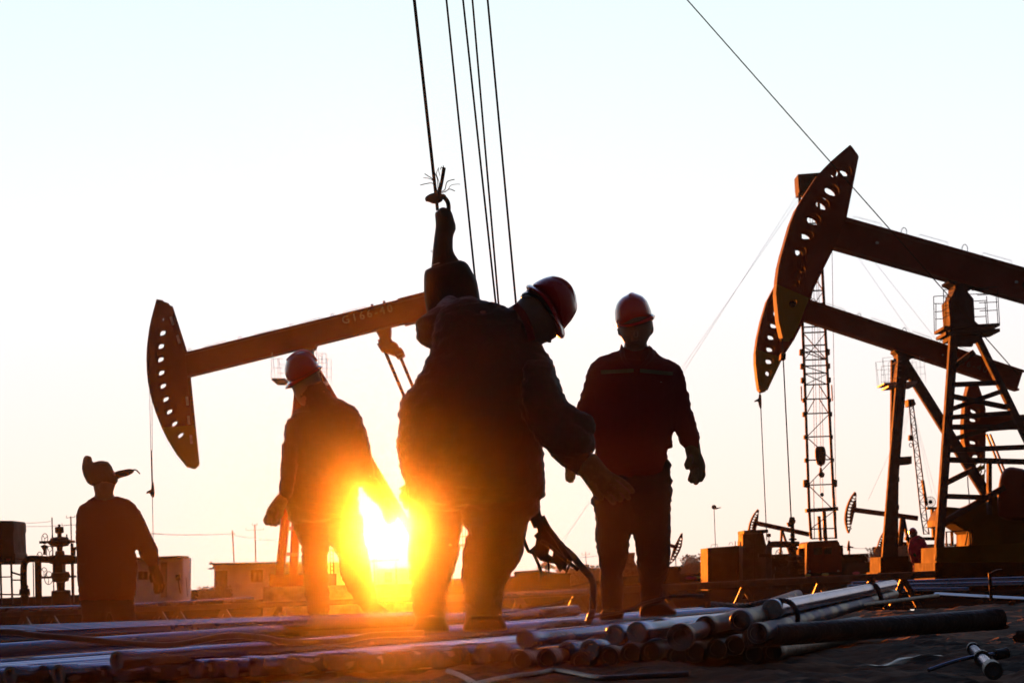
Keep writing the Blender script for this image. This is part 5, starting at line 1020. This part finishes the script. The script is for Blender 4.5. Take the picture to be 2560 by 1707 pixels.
# ------------------------------------------------------------------ cables, hoses, rope
def zt(p, z): q = Vector(p); q.z = z; return q
pts = [(-40, 1578), (40, 1580), (85, 1587), (213, 1597), (276, 1604), (404, 1612), (470, 1606), (540, 1592), (590, 1588), (649, 1592), (710, 1603), (770, 1604), (861, 1600), (925, 1588), (1000, 1584), (1060, 1582)]
tag(MB().tube([P(x, y, 11.6) for x, y in spline(pts, 5)], px(8, 11.6), 12).build('black_cable', M_rub, smooth=True), 'long black cable snaking across the pipes from the left edge to the bent man', 'cable')
tag(MB().tube([P(x, y, 12.6) for x, y in spline([(1470, 1546), (1500, 1538), (1545, 1531), (1585, 1521), (1602, 1510), (1638, 1499), (1683, 1490), (1760, 1488)], 5)], px(4, 12.6), 10).build('steel_cable', M_wire, smooth=True), 'thin twisted cable running past the right man\'s ankles', 'cable')
tag(MB().tube([P(x, y, 13.) for x, y in spline([(1250, 1530), (1300, 1524), (1380, 1510), (1440, 1494), (1480, 1478)], 5)], px(2.2, 13.), 8).build('steel_cable', M_wire, smooth=True), 'slack thin cable between the bent man\'s boots and the hose', 'cable')
def twisted(label, pts, D, r, nm='twisted_rope'):
    c = [P(*p[:2], D + (p[2] if len(p) > 2 else 0)) for p in spline(pts, 10)]; m = MB()
    for s in range(3):
        q = []
        for i, p in enumerate(c):
            t = (c[min(i + 1, len(c) - 1)] - c[max(i - 1, 0)]).normalized(); u = t.cross(FW).normalized(); v = t.cross(u)
            ph = i * .75 + s * 2.094; q.append(p + (u * math.cos(ph) + v * math.sin(ph)) * r * .55)
        m.tube(q, r * .55, 7)
    return tag(m.build(nm, M_pipe2, smooth=True), label, 'rope')
twisted('thick twisted wire rope looped over the bound pipes on the right', [(1780, 1508, .5), (1830, 1512, .3), (1870, 1512, .1), (1910, 1504, 0), (1936, 1500, -.05), (1968, 1502, -.1), (1984, 1514, -.12), (1993, 1532, -.12), (1994, 1552, -.1)], 10.6, px(6.5, 10.5))
twisted('short rope loop tying the far ends of the bound pipes', [(2168, 1462, 0), (2186, 1462, 0), (2196, 1474, 0), (2203, 1496, 0), (2206, 1516, 0)], 16., px(6, 16.))
tag(MB().tube([zt(on_z(x, y, .03), .035) for x, y in spline([(1120, 1680), (1150, 1690), (1180, 1707), (1210, 1730)], 5)], .011, 8).build('black_cable', M_rub, smooth=True), 'short black cable crossing the wet mud at the bottom edge', 'cable')
tag(MB().tube([zt(on_z(x, y, .03), .03) for x, y in spline([(1180, 1712), (1260, 1694), (1340, 1684), (1385, 1676), (1430, 1682), (1500, 1694), (1600, 1690), (1720, 1684)], 5)], .012, 8).build('rubber_hose', M_rub, smooth=True), 'thin hose lying in the mud along the bottom edge, right of centre', 'hose')
# pipe fitting bottom right
D = 8.6
f0 = zt(on_z(2432, 1620, .05), .05); f1 = zt(on_z(2484, 1676, .05), .05); fd = f1 - f0
ft = thing('flanged_nipple', 'short flanged steel nipple lying on the sandy mud in the bottom right corner', 'pipe fitting', (f0 + f1) / 2)
MB().tube([f0, f1], .019, 16).build('barrel', M_pipe, ft, smooth=True)
for t, l, r_ in ((0, .05, .026), (.47, .05, .03), (.9, .1, .03)): MB().tube([f0 + fd * t, f0 + fd * (t + l)], r_, 18).build('flange', M_rk, ft)
g0 = zt(on_z(2320, 1657, .045), .02); g1 = zt(on_z(2508, 1634, .06), .062)
rd = thing('steel_rod', 'slim curved rod with a thick knob lying across the nipple in the bottom right corner', 'rod', (g0 + g1) / 2)
MB().tube([g0 + (g1 - g0) * t + Vector((0, 0, .012 * math.sin(t * 3.1))) for t in np.linspace(0, 1, 12)], .007, 10).build('shaft', M_pipe, rd, smooth=True)
MB().tube([g1 - (g1 - g0) * .1, g1 + (g1 - g0) * .05], .02, 14).build('knob', M_rk, rd, smooth=True)
for i, (x, y, r_) in enumerate(((2448, 1505, .03), (2530, 1510, .025), (2560, 1600, .04), (2510, 1570, .018), (2380, 1560, .02))):
    p = on_z(x, y, 0.01); m = MB().ball(p + Vector((0, 0, r_ * .4)), r_, (1.3, 1, .7), 12, 8)
    for k, v in enumerate(m.v): m.v[k] = v + (v - p) * noise.noise(v * 40) * .5
    tag(m.build('clod', M_mud, smooth=True), ('brown clod beside the stake foot', 'clod at the right edge beside the bright sloping pipe', 'large clod at the right edge above the flanged nipple', 'small clod at the threaded end of the thick casing', 'small clod half under the thick casing pipe')[i], 'clod')
# scattered coloured litter near the reeds
for i, (x, y, c) in enumerate(((1722, 1444, (.6, .05, .15)), (1744, 1443, (.5, .5, .08)), (1768, 1447, (.6, .05, .1)), (1736, 1444, (.6, .05, .12)), (2018, 1437, (.5, .5, .1)), (2063, 1435, (.5, .5, .1)), (2140, 1432, (.6, .04, .1)))):
    m = MB().ball(P(x, y, 60), .06, (1.6, 1, .6), 8, 5)
    tag(m.build('litter', mat('litter%d' % i, c, .7), smooth=True), ('pinkish scrap left of the brown tank', 'yellow scrap left of the brown tank', 'red scrap touching the brown tank', 'pink scrap in the middle left of the brown tank', 'yellow scrap under the red truck\'s left side', 'yellow scrap under the red truck\'s middle', 'red scrap right of the red truck')[i], 'litter')
for o in list(bpy.data.objects):
    if '_o' in o: del o['_o']
